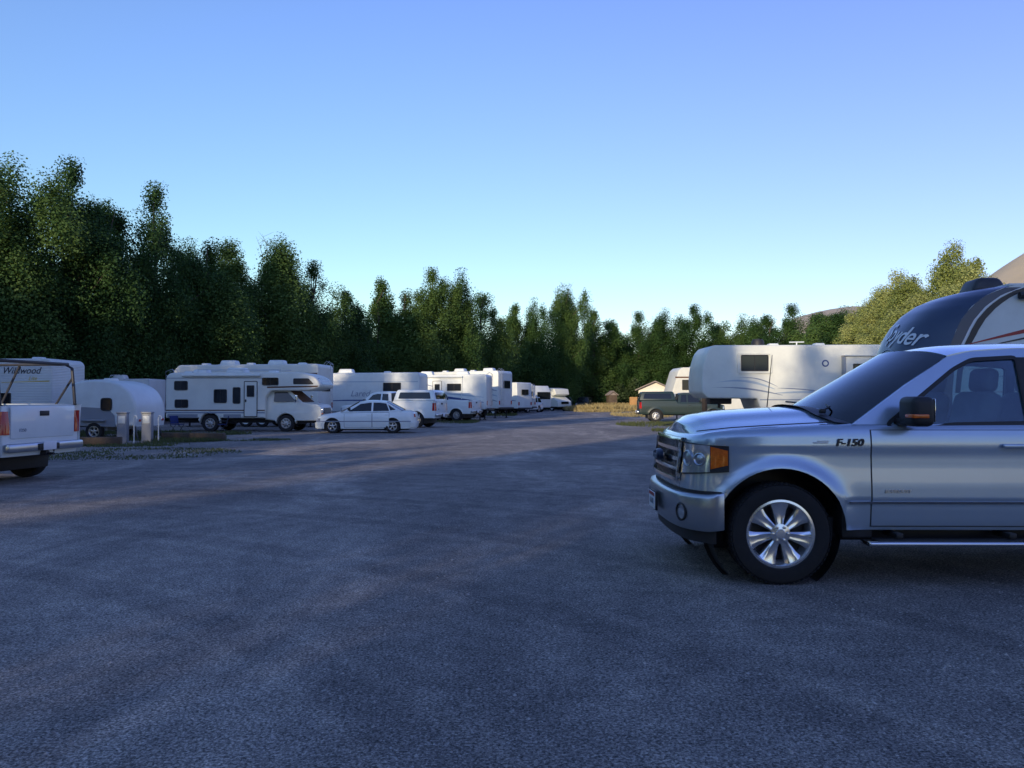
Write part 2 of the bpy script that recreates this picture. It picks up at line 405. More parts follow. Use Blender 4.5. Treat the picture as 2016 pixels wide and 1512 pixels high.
# ------------------------------------------------------------------ generic small car / suv / pickup
def vehicle(name,label,cat,loc,rz,kind,paint,rack=False,canopy=False,roofwhite=False,grp=None,sx=1):
    T=thing(name,label,cat,loc,rz,grp)
    if kind=='sedan':
        hw=.86;L=4.65
        plan=[(.06,0),(.08,-.45),(.16,-.68),(.34,-.82),(.7,-.855),(2.3,-.86),(4.1,-.85),(4.45,-.78),(4.6,-.6),(4.65,0)]
        S=Surf(plan,[(.2,.05),(.45,0),(.7,.0),(.95,.05)],[(0,.70),(.5,.80),(1.2,.90),(1.6,.92),(3.8,.97),(4.4,.95),(4.65,.90)],[(0,.0),(.3,.03),(1.2,.05),(4.3,.04),(4.65,0)],.06,(.88,3.58),.37,.31,.2,.012,[(.2,-.03),(.5,0),(.8,.12)],[(1.5,3.85,.5)])
        wr,ww,ri=.31,.19,.19; arcs=(.88,3.58); wy=.75
        gh=dict(outline=[(1.28,.90),(2.05,1.33),(2.4,1.385),(2.9,1.39),(3.3,1.35),(4.0,.96)],wins=[[(1.6,.95),(2.12,1.27),(2.55,1.33),(2.62,1.33),(2.62,.96)],[(2.70,.96),(2.70,1.33),(3.0,1.33),(3.28,1.29),(3.42,1.0),(3.40,.97)],[(3.47,.99),(3.36,1.25),(3.72,1.02)]],roof=[(2.05,1.345),(2.4,1.392),(2.9,1.395),(3.3,1.355)],yb=.82,yt=.60,zb=.92,zt=1.39,ws=((1.28,.90),(2.05,1.345)),rw=((4.0,.96),(3.3,1.355)))
        doors=[(1.42,2.64),(2.68,3.42)];dz=(.26,.90)
    elif kind=='suv':
        hw=.88;L=4.6
        plan=[(.04,0),(.05,-.5),(.10,-.72),(.25,-.85),(.6,-.875),(2.3,-.88),(4.3,-.87),(4.52,-.82),(4.58,-.65),(4.6,0)]
        S=Surf(plan,[(.3,.04),(.5,0),(.9,.0),(1.1,.04)],[(0,.92),(.5,.98),(1.2,1.03),(1.6,1.05),(4.6,1.07)],[(0,.0),(.2,.03),(1.2,.05),(4.6,0)],.06,(.85,3.55),.41,.36,.32,.02,[(.2,-.03),(.6,0),(1.0,.06)],[(1.4,4.4,.6)])
        wr,ww,ri=.36,.22,.22; arcs=(.85,3.55); wy=.76
        gh=dict(outline=[(1.25,1.03),(1.75,1.62),(2.2,1.70),(4.2,1.68),(4.42,1.6),(4.52,1.06)],wins=[[(1.55,1.09),(1.88,1.55),(2.45,1.61),(2.45,1.1)],[(2.53,1.1),(2.53,1.61),(3.35,1.61),(3.35,1.1)],[(3.45,1.1),(3.45,1.61),(4.15,1.58),(4.3,1.1)]],roof=[(1.75,1.635),(2.2,1.705),(4.2,1.685),(4.42,1.61)],yb=.84,yt=.68,zb=1.05,zt=1.7,ws=((1.25,1.03),(1.75,1.635)),rw=((4.52,1.06),(4.42,1.61)))
        doors=[(1.42,2.48),(2.52,3.30)];dz=(.36,.98)
    else:
        hw=.98;L=5.6
        plan=[(.08,0),(.10,-.5),(.15,-.76),(.3,-.93),(.6,-.97),(2.3,-.98),(5.3,-.97),(5.50,-.94),(5.585,-.86),(5.6,-.5),(5.6,0)]
        S=Surf(plan,[(.45,.04),(.6,0),(1.0,.0),(1.3,.04)],[(0,1.08),(.5,1.14),(1.2,1.2),(1.6,1.22),(3.2,1.25),(3.25,1.40),(5.6,1.40)],[(0,.0),(.2,.03),(1.2,.08),(3.2,.02),(5.6,0)],.05,(.95,4.55),.47,.40,.5,.02,[(.2,-.03),(.6,0),(1.1,.06)],[(1.5,3.15,.7),(3.3,5.5,.85)])
        wr,ww,ri=.40,.25,.225; arcs=(.95,4.55); wy=.83
        gh=dict(outline=[(1.35,1.21),(1.95,1.78),(2.2,1.84),(2.9,1.84),(3.08,1.77),(3.18,1.23)],wins=[[(1.65,1.27),(2.05,1.70),(2.3,1.76),(2.52,1.76),(2.52,1.28)],[(2.6,1.28),(2.6,1.76),(2.92,1.75),(3.0,1.28)]],roof=[(1.95,1.79),(2.2,1.845),(2.9,1.845),(3.08,1.78)],yb=.93,yt=.74,zb=1.22,zt=1.85,ws=((1.35,1.21),(1.95,1.79)),rw=((3.18,1.25),(3.08,1.78)))
        doors=[(1.5,2.56)];dz=(.52,1.18)
    S.build(.09,10,8).obj('body',paint,T)
    if canopy:
        c=MB(); o=rnd([(3.28,1.40),(3.42,1.97),(5.45,1.95),(5.58,1.40)],[0,.15,.12,0])
        def cf(x,y,z): return (x,y*(1-.16*(z-1.4)/.55),z)
        c.rprism(o,-.96,.96,.05,0,cf); c.obj('canopy',paint,T)
        for sg in(-1,1):
            w=MB()
            f=lambda x,y,z,sg=sg: cf(x,sg*y,z)
            w.prism(rnd([(3.55,1.5),(3.62,1.83),(5.25,1.83),(5.35,1.5)],.05),.95,.968,0,f); w.obj('canopy_window',DGL,T)
        w=MB(); w.box((5.555,0,1.66),(.03,1.4,.34),.01,0,Matrix.Rotation(-.2,3,'Y')); w.obj('canopy_window',DGL,T)
    greenhouse(T,gh['outline'],gh['wins'],gh['roof'],gh['yb'],gh['yt'],gh['zb'],gh['zt'],gh['ws'],gh['rw'],paint,DGL)
    for a,b in doors:
        qa,qb=S.sx(a),S.sx(b)
        for sg in (1,-1):
            d=MB(); S.patch(d,sg*qa,sg*qb,dz[0],dz[1],.008,.02,12,8); o=d.obj('door',paint,T)
            h=MB(); p=S.pt(sg*(qb-.14),dz[1]-.1,.02); h.box(p,(.16,.025,.03),.008); h.obj('handle',paint if kind!='pickup' else BLK,o)
            sm=MB(); S.patch(sm,sg*(qa-.012),sg*(qb+.012),dz[0]-.01,dz[1]+.012,.003,.02,12,8); sm.obj('door_seam',BLK,T)
    u=MB(); u.box((L/2,0,S.zb+.05),(L-.7,hw*1.5,.22),.02)
    for x in arcs: u.box((x,0,S.zc+.12),(S.ar*2+.06,hw*1.62,.62),.02)
    u.obj('underbody',BLK,T)
    for x in arcs:
        for sg in(-1,1): add_wheel(T,x,sg*wy,wr,ww,ri,'car' if kind!='pickup' else 'steel',ALU)
    zf=interp(S.zs,.1)
    y0=hw*.62
    for sg in(1,-1):
        h=MB(); S.patch(h,sg*S.sy(-y0),sg*(S.sx(.33)),zf-.24,zf-.07,.01,.05,8,3); h.obj('headlight',LENS,T)
        h=MB()
        qa=S.sx(L-.1 if kind!='pickup' else L-.15); qb=S.L-hw*.72 if kind!='pickup' else S.L-hw*.80
        zt=interp(S.zs,L)
        if kind=='pickup': S.patch(h,sg*qa,sg*qb,.88,1.28,.018,.05,8,3,0)
        else: S.patch(h,sg*qa,sg*qb,zt-(.30 if kind!='sedan' else .2),zt-.06,.012,.05,8,3,0)
        h.obj('tail_light',RED,T)
        mr=MB(); xm,zm=gh['wins'][0][0]; mr.box((xm+.05,sg*(hw+.10),zm+.1),(.12,.22 if kind=='pickup' else .16,.2 if kind=='pickup' else .13),.03); mr.obj('side_mirror',BLK,T)
    g=MB(); S.patch(g,-S.sy(-y0*.95),S.sy(-y0*.95),zf-.26,zf-.06,.004,.05,14,3); g.obj('grille',BLK,T)
    bm_=BCHR if kind=='pickup' else paint
    b=MB(); zb0=S.zb+.02; S.patch(b,-S.sx(.42),S.sx(.42),zb0 if kind!='pickup' else .46,zb0+.24 if kind!='pickup' else .68,.05,.08,24,4); b.obj('front_bumper',bm_,T)
    b=MB(); q=S.sx(L-.3); 
    if kind=='pickup':
        b.box((L+.05,0,.65),(.13,1.82,.15),.04); b.box((L+.12,0,.65),(.03,.5,.11),.01,1)
        b.box((L+.0,0,.53),(.2,.1,.08),.02,1); b.tube([(L+.08,0,.52),(L+.22,0,.52),(L+.22,0,.59)],.022,8,1)
    else:
        S.patch(b,q,S.L-.001,zb0+.04,zb0+.28,.05,.08,16,4,mirror=True)
    b.obj('rear_bumper',[bm_,BLK],T)
    p=MB(); p.box((L+(.143 if kind=='pickup' else .06),0,.66 if kind=='pickup' else .72),(.012,.31,.15),.003); p.obj('licence_plate',WHTD,T)
    if kind=='sedan':
        m=MB(); S.patch(m,S.sx(.3),S.sx(4.4),.5,.54,.012,.02,40,1,mirror=True); m.obj('side_moulding',GRYD,T)
    if kind=='pickup':
        t=MB()
        t.box((L+.004,0,1.09),(.03,1.52,.56),.012); tg=t.obj('tailgate',paint,T)
        hh=MB(); hh.box((L+.024,0,1.24),(.02,.22,.09),.008); hh.obj('handle',BLK,tg)
        text('badge','F250',.08,GRYD,tg,lambda x,y,z:(L+.022+z,x-.5,y+.95))
    if roofwhite:
        m=MB(); 
        for sg in(-1,1): m.tube([(1.9,sg*.62,1.77),(2.1,sg*.62,1.79),(4.0,sg*.62,1.78),(4.2,sg*.62,1.74)],.02,6)
        m.obj('roof_rack',ALU,T)
    if rack:
        m=MB()
        for sg in(-1,1):
            y=sg*.90
            m.tube([(3.5,y,1.38),(3.62,y,2.08),(3.8,y,2.16),(5.3,y,2.16),(5.45,y,2.08),(5.52,y,1.38)],.028,8)
            m.tube([(3.9,y,1.38),(4.3,y,2.14)],.022,6); m.tube([(5.1,y,1.38),(5.46,y,1.9)],.02,6)
        for x in(3.75,5.35): m.box((x,0,2.16),(.06,1.84,.06),.02)
        m.obj('ladder_rack',STEEL,T)
    T.scale=(sx,1,1)
    return T
# ------------------------------------------------------------------ RV builder
def window(par,x,z,w,h,yf,axis='y',r=.05,fr=None,name='window'):
    m=MB(); o=rnd([(-w/2,-h/2),(w/2,-h/2),(w/2,h/2),(-w/2,h/2)],r); i=offs(o,.035); i2=offs(o,.03)
    if axis=='y': mf=lambda a,b,c:(x+a,yf+b,z+c)
    else: mf=lambda a,b,c:(yf-b,x+a,z+c)
    m.prism([o,i],-.03,0.004,0,mf); m.prism(i2,-.012,-.004,1,mf)
    if w>.55: m.prism([(-.012,-h/2+.03),(.012,-h/2+.03),(.012,h/2-.03),(-.012,h/2-.03)],-.022,-.013,0,mf)
    return m.obj(name,[fr or BLK,DGL],par)
def decal(par,pts,yf,mt,name='stripe',k=.004):
    m=MB(); m.prism(pts,yf-k,yf+.002); return m.obj(name,mt,par)
def swoosh(x0,z0,x1,z1,bend,w0,w1,n=14):
    top=[];bot=[]
    for i in range(n+1):
        t=i/n; x=x0+(x1-x0)*t; z=z0+(z1-z0)*t+bend*math.sin(math.pi*t); w=(w0+(w1-w0)*t)*math.sin(math.pi*min(1,max(.02,t*.9+.05)))
        top.append((x,z+w/2)); bot.append((x,z-w/2))
    return top+bot[::-1]
def ac(par,x,z,name='air_conditioner',m_=None,s=1,y=0):
    m=MB(); m.box((x,y,z+.13*s),(.95*s,.65*s,.26*s),.07*s,0,None,3,(.82,.86)); m.box((x,y,z+.01),(1.0*s,.7*s,.05),.01); return m.obj(name,m_ or WHITE2,par)
def vent(par,x,z,y=0):
    m=MB(); m.box((x,y,z+.05),(.42,.42,.12),.03,0,None,2,(.85,.85)); return m.obj('roof_vent',WHITE2,par)
def door(par,x,z0,z1,w,yf,mt,glass=True):
    m=MB(); h=z1-z0; o=rnd([(-w/2,0),(w/2,0),(w/2,h),(-w/2,h)],.06); i=offs(o,.03)
    mf=lambda a,b,c:(x+a,yf+b,z0+c)
    m.prism([o,i],-.025,.004,1,mf); m.prism(offs(o,.031),-.014,-.002,0,mf)
    d=m.obj('door',[mt,BLK],par)
    if glass: window(d,x,z0+h*.72,w*.55,h*.32,yf-.014,r=.04)
    hh=MB(); hh.box((x-w*.36,yf-.035,z0+h*.45),(.06,.04,.12),.01); hh.obj('handle',BLK,d)
    return d
def ladder(par,x,z0,z1,yc):
    m=MB()
    for sg in(-.2,.2): m.tube([(x,yc+sg,z0),(x+.12,yc+sg,z0+.05),(x+.12,yc+sg,z1+.1),(x-.1,yc+sg,z1+.25),(x-.3,yc+sg,z1+.02)],.014,6)
    z=z0+.15
    while z<z1+.1: m.tube([(x+.12,yc-.2,z),(x+.12,yc+.2,z)],.012,6); z+=.28
    return m.obj('ladder',ALU,par)
def rv(name,label,cat,loc,rz,out,W,body,rr=.12,b=.06,wins=(),ewins=(),doors=(),acs=(),vents=(),wheels=(),wr=.36,lad=None,awn=None,grp=None,tongue=None,jacks=(),tails=True):
    T=thing(name,label,cat,loc,rz,grp); H=W/2
    m=MB(); m.rprism(rnd(out,rr),-H,H,b); m.obj('body',body,T)
    xs=[p[0] for p in out]; xm=max(xs); zmin=min(p[1] for p in out)
    for (x,z,w,h) in wins: window(T,x,z,w,h,-H)
    for (y,z,w,h) in ewins: window(T,y,z,w,h,xm,'x')
    for (x,z0,z1,w) in doors: door(T,x,z0,z1,w,-H,body)
    ztop=max(p[1] for p in out)
    for x in acs: ac(T,x,ztop-.01)
    for x in vents: vent(T,x,ztop-.01,random.uniform(-.3,.3))
    if wheels:
        wy=H-.16
        for x in wheels:
            for sg in(-1,1): add_wheel(T,x,sg*wy,wr,.22,wr*.56,'steel',WHITE)
        for sg in(-1,1):
            f=MB()
            xa,xb=min(wheels)-wr-.1,max(wheels)+wr+.1
            f.box(((xa+xb)/2,sg*(H-.14),wr*1.55),(xb-xa,.26,wr*1.15),.06,0,None,2,(.86,1))
            f.obj('wheel_well',BLK,T)
    c=MB(); x0,x1=min(xs)+.5,xm-.3
    for sg in(-1,1): c.box(((x0+x1)/2,sg*.5,zmin-.06),(x1-x0,.08,.16),.01)
    for jx in jacks: 
        for sg in(-1,1): c.box((jx,sg*(H-.25),zmin/2),(.08,.08,zmin),.01); c.box((jx,sg*(H-.25),.02),(.22,.22,.04),.01)
    if tongue:
        xt=min(xs)
        c.tube([(xt+.3,-.5,zmin-.03),(xt-1.1,0,zmin-.05)],.05,6);c.tube([(xt+.3,.5,zmin-.03),(xt-1.1,0,zmin-.05)],.05,6)
        c.tube([(xt-.95,0,0),(xt-.95,0,zmin+.5)],.04,8)
        c.lathe([(0,.0),(.15,.02),(.16,.4),(.1,.5),(0,.52)],(xt-.35,-.0,zmin),12,0,'Z')
    c.obj('chassis',BLK,T)
    if lad: ladder(T,xm,lad[0],lad[1],lad[2])
    if awn:
        a=MB(); a.tube([(awn[0],-H-.07,awn[2]),(awn[1],-H-.07,awn[2])],.065,10)
        for x in(awn[0]+.05,awn[1]-.05): a.box((x,-H-.04,awn[2]-.8),(.05,.05,1.5),.01)
        a.obj('awning',WHITE2,T)
    if tails:
        for sg in(-1,1):
            t=MB(); t.box((xm+.01,sg*(H-.2),zmin+.45),(.04,.14,.3),.012); t.obj('tail_light',RED,T)
        t=MB(); t.box((xm+.1,0,zmin+.02),(.14,W-.1,.14),.02); t.obj('rear_bumper',STEEL,T)
    return T
# ================================================================== SILVER PICKUP (hero)
def hero():
    T=thing('pickup_truck','silver crew cab pickup truck with chrome wheels parked on gravel','pickup truck',(1.31,7.48,0),-.6)
    plan=[(.10,0),(.105,-.3),(.125,-.54),(.165,-.73),(.25,-.865),(.39,-.935),(.62,-.968),(1.0,-.976),(2.3,-.98),(3.7,-.98),(5.5,-.97),(5.78,-.95),(5.88,-.88),(5.9,-.6),(5.9,0)]
    inset=[(.42,.045),(.5,.025),(.62,.012),(.655,.012),(.68,-.006),(.8,-.004),(.95,.004),(1.05,.006),(1.12,-.002),(1.2,.006),(1.3,.03)]
    zs=[(.1,1.195),(.25,1.218),(.5,1.245),(.9,1.270),(1.5,1.300),(2.5,1.305),(4.25,1.31),(4.3,1.36),(5.9,1.36)]
    crown=[(.1,.03),(.2,.085),(.35,.125),(.6,.138),(1.5,.14),(4.1,.03),(5.9,0)]
    S=Surf(plan,inset,zs,crown,.055,(.87,4.62),.525,.415,.44,.032,[(.4,.0),(.7,.01),(.9,.02),(1.2,.060)],[(1.62,4.2,.62),(4.4,5.8,.82)])
    def deck(x,t):
        c=interp(S.crown,x); y=1-t
        return c*(1-y**2)*.8+c*.22*(1/(1+math.exp((y-.60)*22)))
    S.deck=deck
    S.build(.035,26,26).obj('body',SILVER,T,ang=50)
    for a,b in((1.60,2.90),(2.93,3.84)):
        qa,qb=S.sx(a),S.sx(b)
        for sg in(1,-1):
            d=MB(); S.patch(d,sg*qa,sg*qb,.475,1.245,.006,.02,24,26); o=d.obj('door',SILVER,T,ang=50)
            h=MB(); p=S.pt(sg*(qb-.16),1.12,.03); h.box(p,(.22,.03,.035),.012); h.obj('handle',SILVER,o)
            sm=MB(); S.patch(sm,sg*(qa-.009),sg*(qb+.009),.466,1.25,.002,.02,24,26); sm.obj('door_seam',BLK,T)
    for sg in(1,-1):
        m=MB(); S.patch(m,sg*S.sx(1.42),sg*S.sx(4.02),.655,.672,.016,.02,60,1); m.obj('side_moulding',ALU,T)
    m=MB()
    for xc in(.87,4.62):
        for sg in(-1,1):
            m.lathe([(.53,-.02),(.53,.24),(.56,.24)],(xc,sg*.72-.11,.415),40)
    m.box((.87,0,.75),(1.1,1.15,.55),.05); m.box((4.62,0,.75),(1.1,1.15,.5),.05); m.box((2.9,0,.42),(4.6,1.5,.2),.03)
    m.box((1.5,0,.52),(.25,1.85,.3),.02); m.box((.62,0,.34),(.5,1.3,.22),.04)
    m.obj('underbody',BLK,T)
    for sg in(-1,1):
        m=MB(); m.rprism(rnd([(1.52,.330),(3.85,.330),(3.85,.370),(1.52,.370)],.015),sg*1.02-.09,sg*1.02+.09,.015,0)
        m.box((2.6,sg*1.02,.374),(2.0,.13,.008),.002,1)
        for x in(1.8,2.7,3.5): m.box((x,sg*.9,.40),(.06,.25,.05),.01,1)
        m.obj('running_board',[CHR,BLK],T)
    for x in(.87,4.62):
        for sg in(-1,1): add_wheel(T,x,sg*.845,.408,.275,.265,'fine',WCHR)
    for sg in(1,-1):
        q0=S.sy(-.585); q1=S.sx(.46)
        h=MB(); S.patch(h,sg*q0,sg*q1,lambda u:.860+.045*u,lambda u:1.135-.02*u,.012,.06,16,6,1)
        o=h.obj('headlight',[BLK,BLK],T)
        h=MB(); S.patch(h,sg*(q0+.010),sg*(q0+(q1-q0)*.71),lambda u:.872+.03*u,lambda u:1.125-.008*u,.018,.02,12,5); h.obj('lens',LENS,o)
        h=MB(); S.patch(h,sg*(q0+(q1-q0)*.72),sg*(q1-.010),lambda u:.925+.035*u,lambda u:1.108-.03*u,.019,.02,6,5); h.obj('turn_lens',AMB,o)
        for uu,zz,rr in((.22,1.0,.07),(.52,1.0,.055)):
            p=S.pt(sg*(q0+(q1-q0)*uu),zz,.02); x_,y_,nx,ny=S.at(sg*(q0+(q1-q0)*uu))
            rot=Vector((nx,ny,0)).to_track_quat('X','Z').to_matrix()
            l=MB(); l.lathe([(rr,-.01),(rr,.006),(rr*.86,.01),(rr*.7,0),(rr*.3,.008),(0,.012)],n=20,axis='X')
            l.v=[tuple(rot@Vector(v)+Vector(p)) for v in l.v]; l.obj('reflector',BCHR,o)
    g=MB(); q=S.sy(-.575)
    S.patch(g,-q,q,.80,1.165,.006,.05,30,6,1)
    for z0,z1,of in((.80,.825,.04),(1.145,1.165,.045),(.885,.915,.034),(.968,.998,.034),(1.050,1.080,.034)):
        S.patch(g,-q,q,z0,z1,of,.03,30,2,0)
    for sg in(1,-1): S.patch(g,sg*(q-.025),sg*q,.80,1.165,.045,.04,3,6,0)
    k=-q+.06
    while k<q-.05:
        S.patch(g,k,k+.008,.825,1.145,.022,.015,1,4,0); k+=.045
    G=g.obj('grille',[CHR,BLK],T)
    e=MB(); e.lathe([(0,-.055),(.8,-.05),(1,-.03),(1,0)],(0,0,0),32,0,'X'); e.v=[(v[0]+.075,v[1]*.13,v[2]*.055+.985) for v in e.v]; e.obj('emblem',DBLU,G)
    text('emblem_lettering','Ford',.09,GRYD,G,lambda x,y,z:(.017+z,-x,y+.985),.4)
    b=MB(); q1=S.sx(.42)
    rows=[];bk=[]
    prof=[(.42,.05),(.45,.066),(.52,.076),(.60,.08),(.69,.082),(.715,.07),(.72,.03)]
    n=60
    for j in range(n+1):
        q=-q1+2*q1*j/n; e=min(1,(q1-abs(q))/.12)
        zz=lambda z: z+.02*(1-e)
        rows.append([S.pt(q,.62,o*(.55+.45*e))[:2]+(zz(z),) for z,o in prof]); bk.append([S.pt(q,.62,-.03)[:2]+(zz(z),) for z,o in prof])
    b.slab(rows,bk); B=b.obj('front_bumper',BCHR,T,ang=60)
    v=MB(); S.patch(v,-S.sx(.36),S.sx(.36),.32,.43,.03,.06,40,2); v.obj('lower_valance',BLK,T)
    v=MB(); S.patch(v,-S.sx(.40),S.sx(.40),.715,.745,.012,.05,40,2); v.obj('bumper_gap',BLK,T)
    for sg in(1,-1):
        qf=sg*S.sy(-.72); p=S.pt(qf,.56,.082); x_,y_,nx,ny=S.at(qf); rot=Vector((nx,ny,0)).to_track_quat('X','Z').to_matrix()
        l=MB(); l.lathe([(.075,-.02),(.078,.006),(.066,.012),(.06,-.004)],n=24,axis='X',mi=1); l.lathe([(.06,-.002),(.0,.004)],n=24,axis='X',mi=0)
        l.v=[tuple(rot@Vector(v_)+Vector(p)) for v_ in l.v]; l.obj('fog_light',[LENS,BLK],T)
    p=MB(); p.box((.006,0,.57),(.02,.32,.17),.004,1); p.box((-.008,0,.57),(.008,.30,.15),.003,0); p.box((-.013,0,.625),(.003,.28,.03),0,2)
    P=p.obj('licence_plate',[WHTD,BLK,REDD],T)
    text('plate_lettering','1A182',.075,GRYD,P,lambda x,y,z:(-.014+z*.3,-x,y+.56))
    out=[(1.46,1.29),(1.95,1.62),(2.32,1.85),(2.52,1.895),(2.9,1.92),(3.4,1.92),(3.95,1.895),(4.12,1.84),(4.26,1.30)]
    w1=rnd([(1.755,1.285),(2.36,1.735),(2.52,1.815),(2.88,1.835),(2.88,1.315),(2.27,1.305),(2.12,1.275),(1.82,1.265)],[.03,.05,.04,.03,.03,.05,.05,.02],3)
    w2=rnd([(3.00,1.315),(3.00,1.835),(3.4,1.835),(3.72,1.81),(3.78,1.32)],.04,3)
    w3=rnd([(3.86,1.35),(3.82,1.78),(3.94,1.76),(4.02,1.36)],.03,3)
    greenhouse(T,out,[w1,w2,w3],[(2.32,1.86),(2.52,1.902),(2.9,1.925),(3.4,1.925),(3.95,1.90),(4.12,1.85)],.935,.745,1.29,1.92,((1.46,1.29),(2.32,1.86)),((4.26,1.32),(4.12,1.85)),SILVER,TGL,.075,.16,.115)
    ys=lambda z:.935-.19*(z-1.29)/.63
    for w in(w1,w2):
        for sg in(-1,1):
            m=MB(); m.prism([offs(w,-.028),offs(w,.004)],-.004,.01,0,lambda x,y,z,sg=sg:(x,sg*(ys(z)-y),z)); m.obj('window_seal',BLK,T)
    m=MB(); m.prism([(2.885,1.31),(2.885,1.845),(2.995,1.845),(2.995,1.31)],-.006,.004,0,lambda x,y,z:(x,-(ys(z)-y),z))
    m.obj('pillar_trim',BLK,T)
    m=MB(); rows=[]
    for j in range(5):
        x=1.34+.07*j; rows.append([(x-.14*(1-(k/10)**2),k/10*.90,1.297+S.deck(1.45,1-abs(k)/10)*.98+.012-.006*j) for k in range(-10,11)])
    m.grid(rows); m.obj('cowl',BLK,T)
    for y0,y1 in((-.62,-.02),(.05,.65)):
        m=MB(); m.tube([(1.34,y0,1.40),(1.42,y0+.05,1.43),(1.48,y1*.6+y0*.4,1.462),(1.45,y1,1.47)],.009,6); m.box((1.34,y0,1.395),(.05,.05,.04),.01); m.obj('wiper',BLK,T)
    for sg in(-1,1):
        m=MB()
        pts=[]
        for i in range(30):
            x=.24+i*(1.36-.24)/29
            ye=interp([(.24,.82),(.3,.865),(.4,.905),(.62,.925),(1.0,.936),(1.5,.93)],x)
            t=.075; pts.append((x,sg*ye*(1-t),interp(zs,x)+deck(x,t)+.0015))
        m.tube(pts,.0045,5)
        m.obj('hood_seam',BLK,T)
    for sg in(-1,1):
        m=MB(); m.box((1.89,sg*1.125,1.40),(.18,.27,.235),.05,0,None,3); m.box((1.86,sg*1.0,1.315),(.1,.22,.06),.02)
        M=m.obj('side_mirror',BLK,T)
        a=MB(); a.box((1.805,sg*1.20,1.365),(.03,.12,.03),.008); a.box((1.86,sg*1.262,1.365),(.12,.012,.03),.005); a.obj('turn_signal',AMB,M)
        a=MB(); a.box((1.982,sg*1.125,1.41),(.008,.22,.18),.003); a.obj('mirror_glass',CHR,M)
    q=S.sx(1.29); yb=S.pt(q,1.15,.006)[1]
    text('badge','F-150',.080,BLKD,T,lambda x,y,z:(x*1.2+1.42,yb-z-.004,y+1.145),.2,.005,.002)
    m=MB(); m.box((1.19,yb+.006,1.145),(.12,.012,.010),.003); m.box((1.21,yb+.006,1.158),(.09,.012,.006),.002); m.obj('badge_bar',ALU,T)
    yb2=S.pt(S.sx(1.8),.755,.008)[1]
    text('badge','ECOBOOST',.034,ALU,T,lambda x,y,z:(x*1.15+1.80,yb2-z-.003,y+.755),.15,.003,.001)
    m=MB(); m.tube([(1.28,.80,1.33),(1.30,.80,1.38),(1.36,.80,1.95)],[.014,.006,.003],6); m.obj('antenna',BLK,T)
    m=MB(); m.box((1.72,0,1.14),(.46,1.66,.34),.08,0,None,3); m.box((1.66,0,.9),(.1,1.7,.5),.02); m.obj('dashboard',DASH,T)
    m=MB(); pts=[(2.05+.08*math.sin(a),-.42+.19*math.cos(a),1.20+.17*math.sin(a)) for a in [2*math.pi*k/24 for k in range(25)]]
    m.tube(pts,.016,6,cap=False); m.tube([(1.85,-.42,1.16),(2.06,-.42,1.20)],.03,8); m.box((2.06,-.42,1.20),(.05,.32,.06),.02); m.obj('steering_wheel',BLK,T)
    for x in(2.58,3.5):
        for y in(-.42,.42):
            m=MB(); m.box((x-.22,y,.90),(.55,.55,.2),.07,0,None,3); m.box((x+.13,y,1.22),(.2,.54,.70),.09,0,Matrix.Rotation(.22,3,'Y'),3)
            m.box((x+.24,y,1.66),(.13,.30,.21),.055,0,Matrix.Rotation(.12,3,'Y'),3); m.tube([(x+.2,y-.08,1.4),(x+.21,y-.08,1.6)],.01,6); m.tube([(x+.2,y+.08,1.4),(x+.21,y+.08,1.6)],.01,6)
            m.obj('seat',SEAT,T)
    for sg in (1,-1):
        h=MB(); S.patch(h,sg*S.sx(5.74),sg*(S.L-.80),.92,1.28,.012,.05,8,4); h.obj('tail_light',RED,T)
    m=MB(); m.box((5.97,0,.6),(.2,1.9,.22),.04); m.obj('rear_bumper',CHR,T)
    m=MB(); m.box((5.905,0,1.06),(.03,1.5,.5),.012); m.obj('tailgate',SILVER,T)
hero()
# ================================================================== other vehicles
def place_tail(cx,cy,ang,L):
    a=R(ang); return (cx-L*math.cos(a),cy-L*math.sin(a),0)
vehicle('pickup_truck','white pickup truck seen from the tailgate with black ladder rack','pickup truck',place_tail(-8.45,14.5,-10,5.6),-10,'pickup',WHITE,rack=True)
vehicle('sedan','white four-door sedan parked beside a motorhome','car',(-8.65,35.6,0),2,'sedan',WHITE,sx=.96)
vehicle('pickup_truck','white pickup truck with matching bed canopy','pickup truck',place_tail(-3.7,42.2,-15,5.6),-15,'pickup',WHITE,canopy=True)
vehicle('pickup_truck','white pickup truck parked in front of a travel trailer','pickup truck',place_tail(-2.4,54.0,-20,5.6),-20,'pickup',WHITE)
vehicle('suv','white off-road wagon facing the gravel lane','car',(.55,86,0),62,'suv',WHITE)
vehicle('suv','pale grey wagon parked at the end of the lot','car',(7.0,108,0),80,'suv',SILVER)
vehicle('suv','black wagon parked at the end of the lot','car',(9.3,108,0),75,'suv',BLACKP)
vehicle('pickup_truck','long dark green pickup truck with canopy beside trailers','pickup truck',(13.8,52.0,0),176,'pickup',DGREEN,canopy=True)
# ================================================================== RVs
T=rv('travel_trailer','white ribbed travel trailer with Wildwood lettering','trailer',(-25.1,32.2,0),0,[(0,.6),(0,2.2),(.5,3.02),(7.2,3.06),(7.35,2.9),(7.35,.6)],2.4,WRIB,rr=.18,wins=[(5.35,1.45,.85,.55),(2.5,1.9,1,.6)],doors=[(3.7,.75,2.6,.65)],vents=(6.2,),acs=(3.4,),wheels=(2.9,3.75),jacks=(.7,6.9),tongue=1)
text('trailer_lettering','Wildwood',.36,BLKD,T,lambda x,y,z:(x*.95+6.15,-1.206-z,y+2.58),.35)
text('trailer_lettering','Lite',.22,YELD,T,lambda x,y,z:(x+6.6,-1.206-z,y+2.28),.35)
decal(T,[(5.4,2.12),(7.25,2.16),(7.25,2.20),(5.4,2.14)],-1.2,YELD); decal(T,[(.1,1.9),(5.2,1.9),(5.2,1.96),(.1,1.96)],-1.2,GRYD)
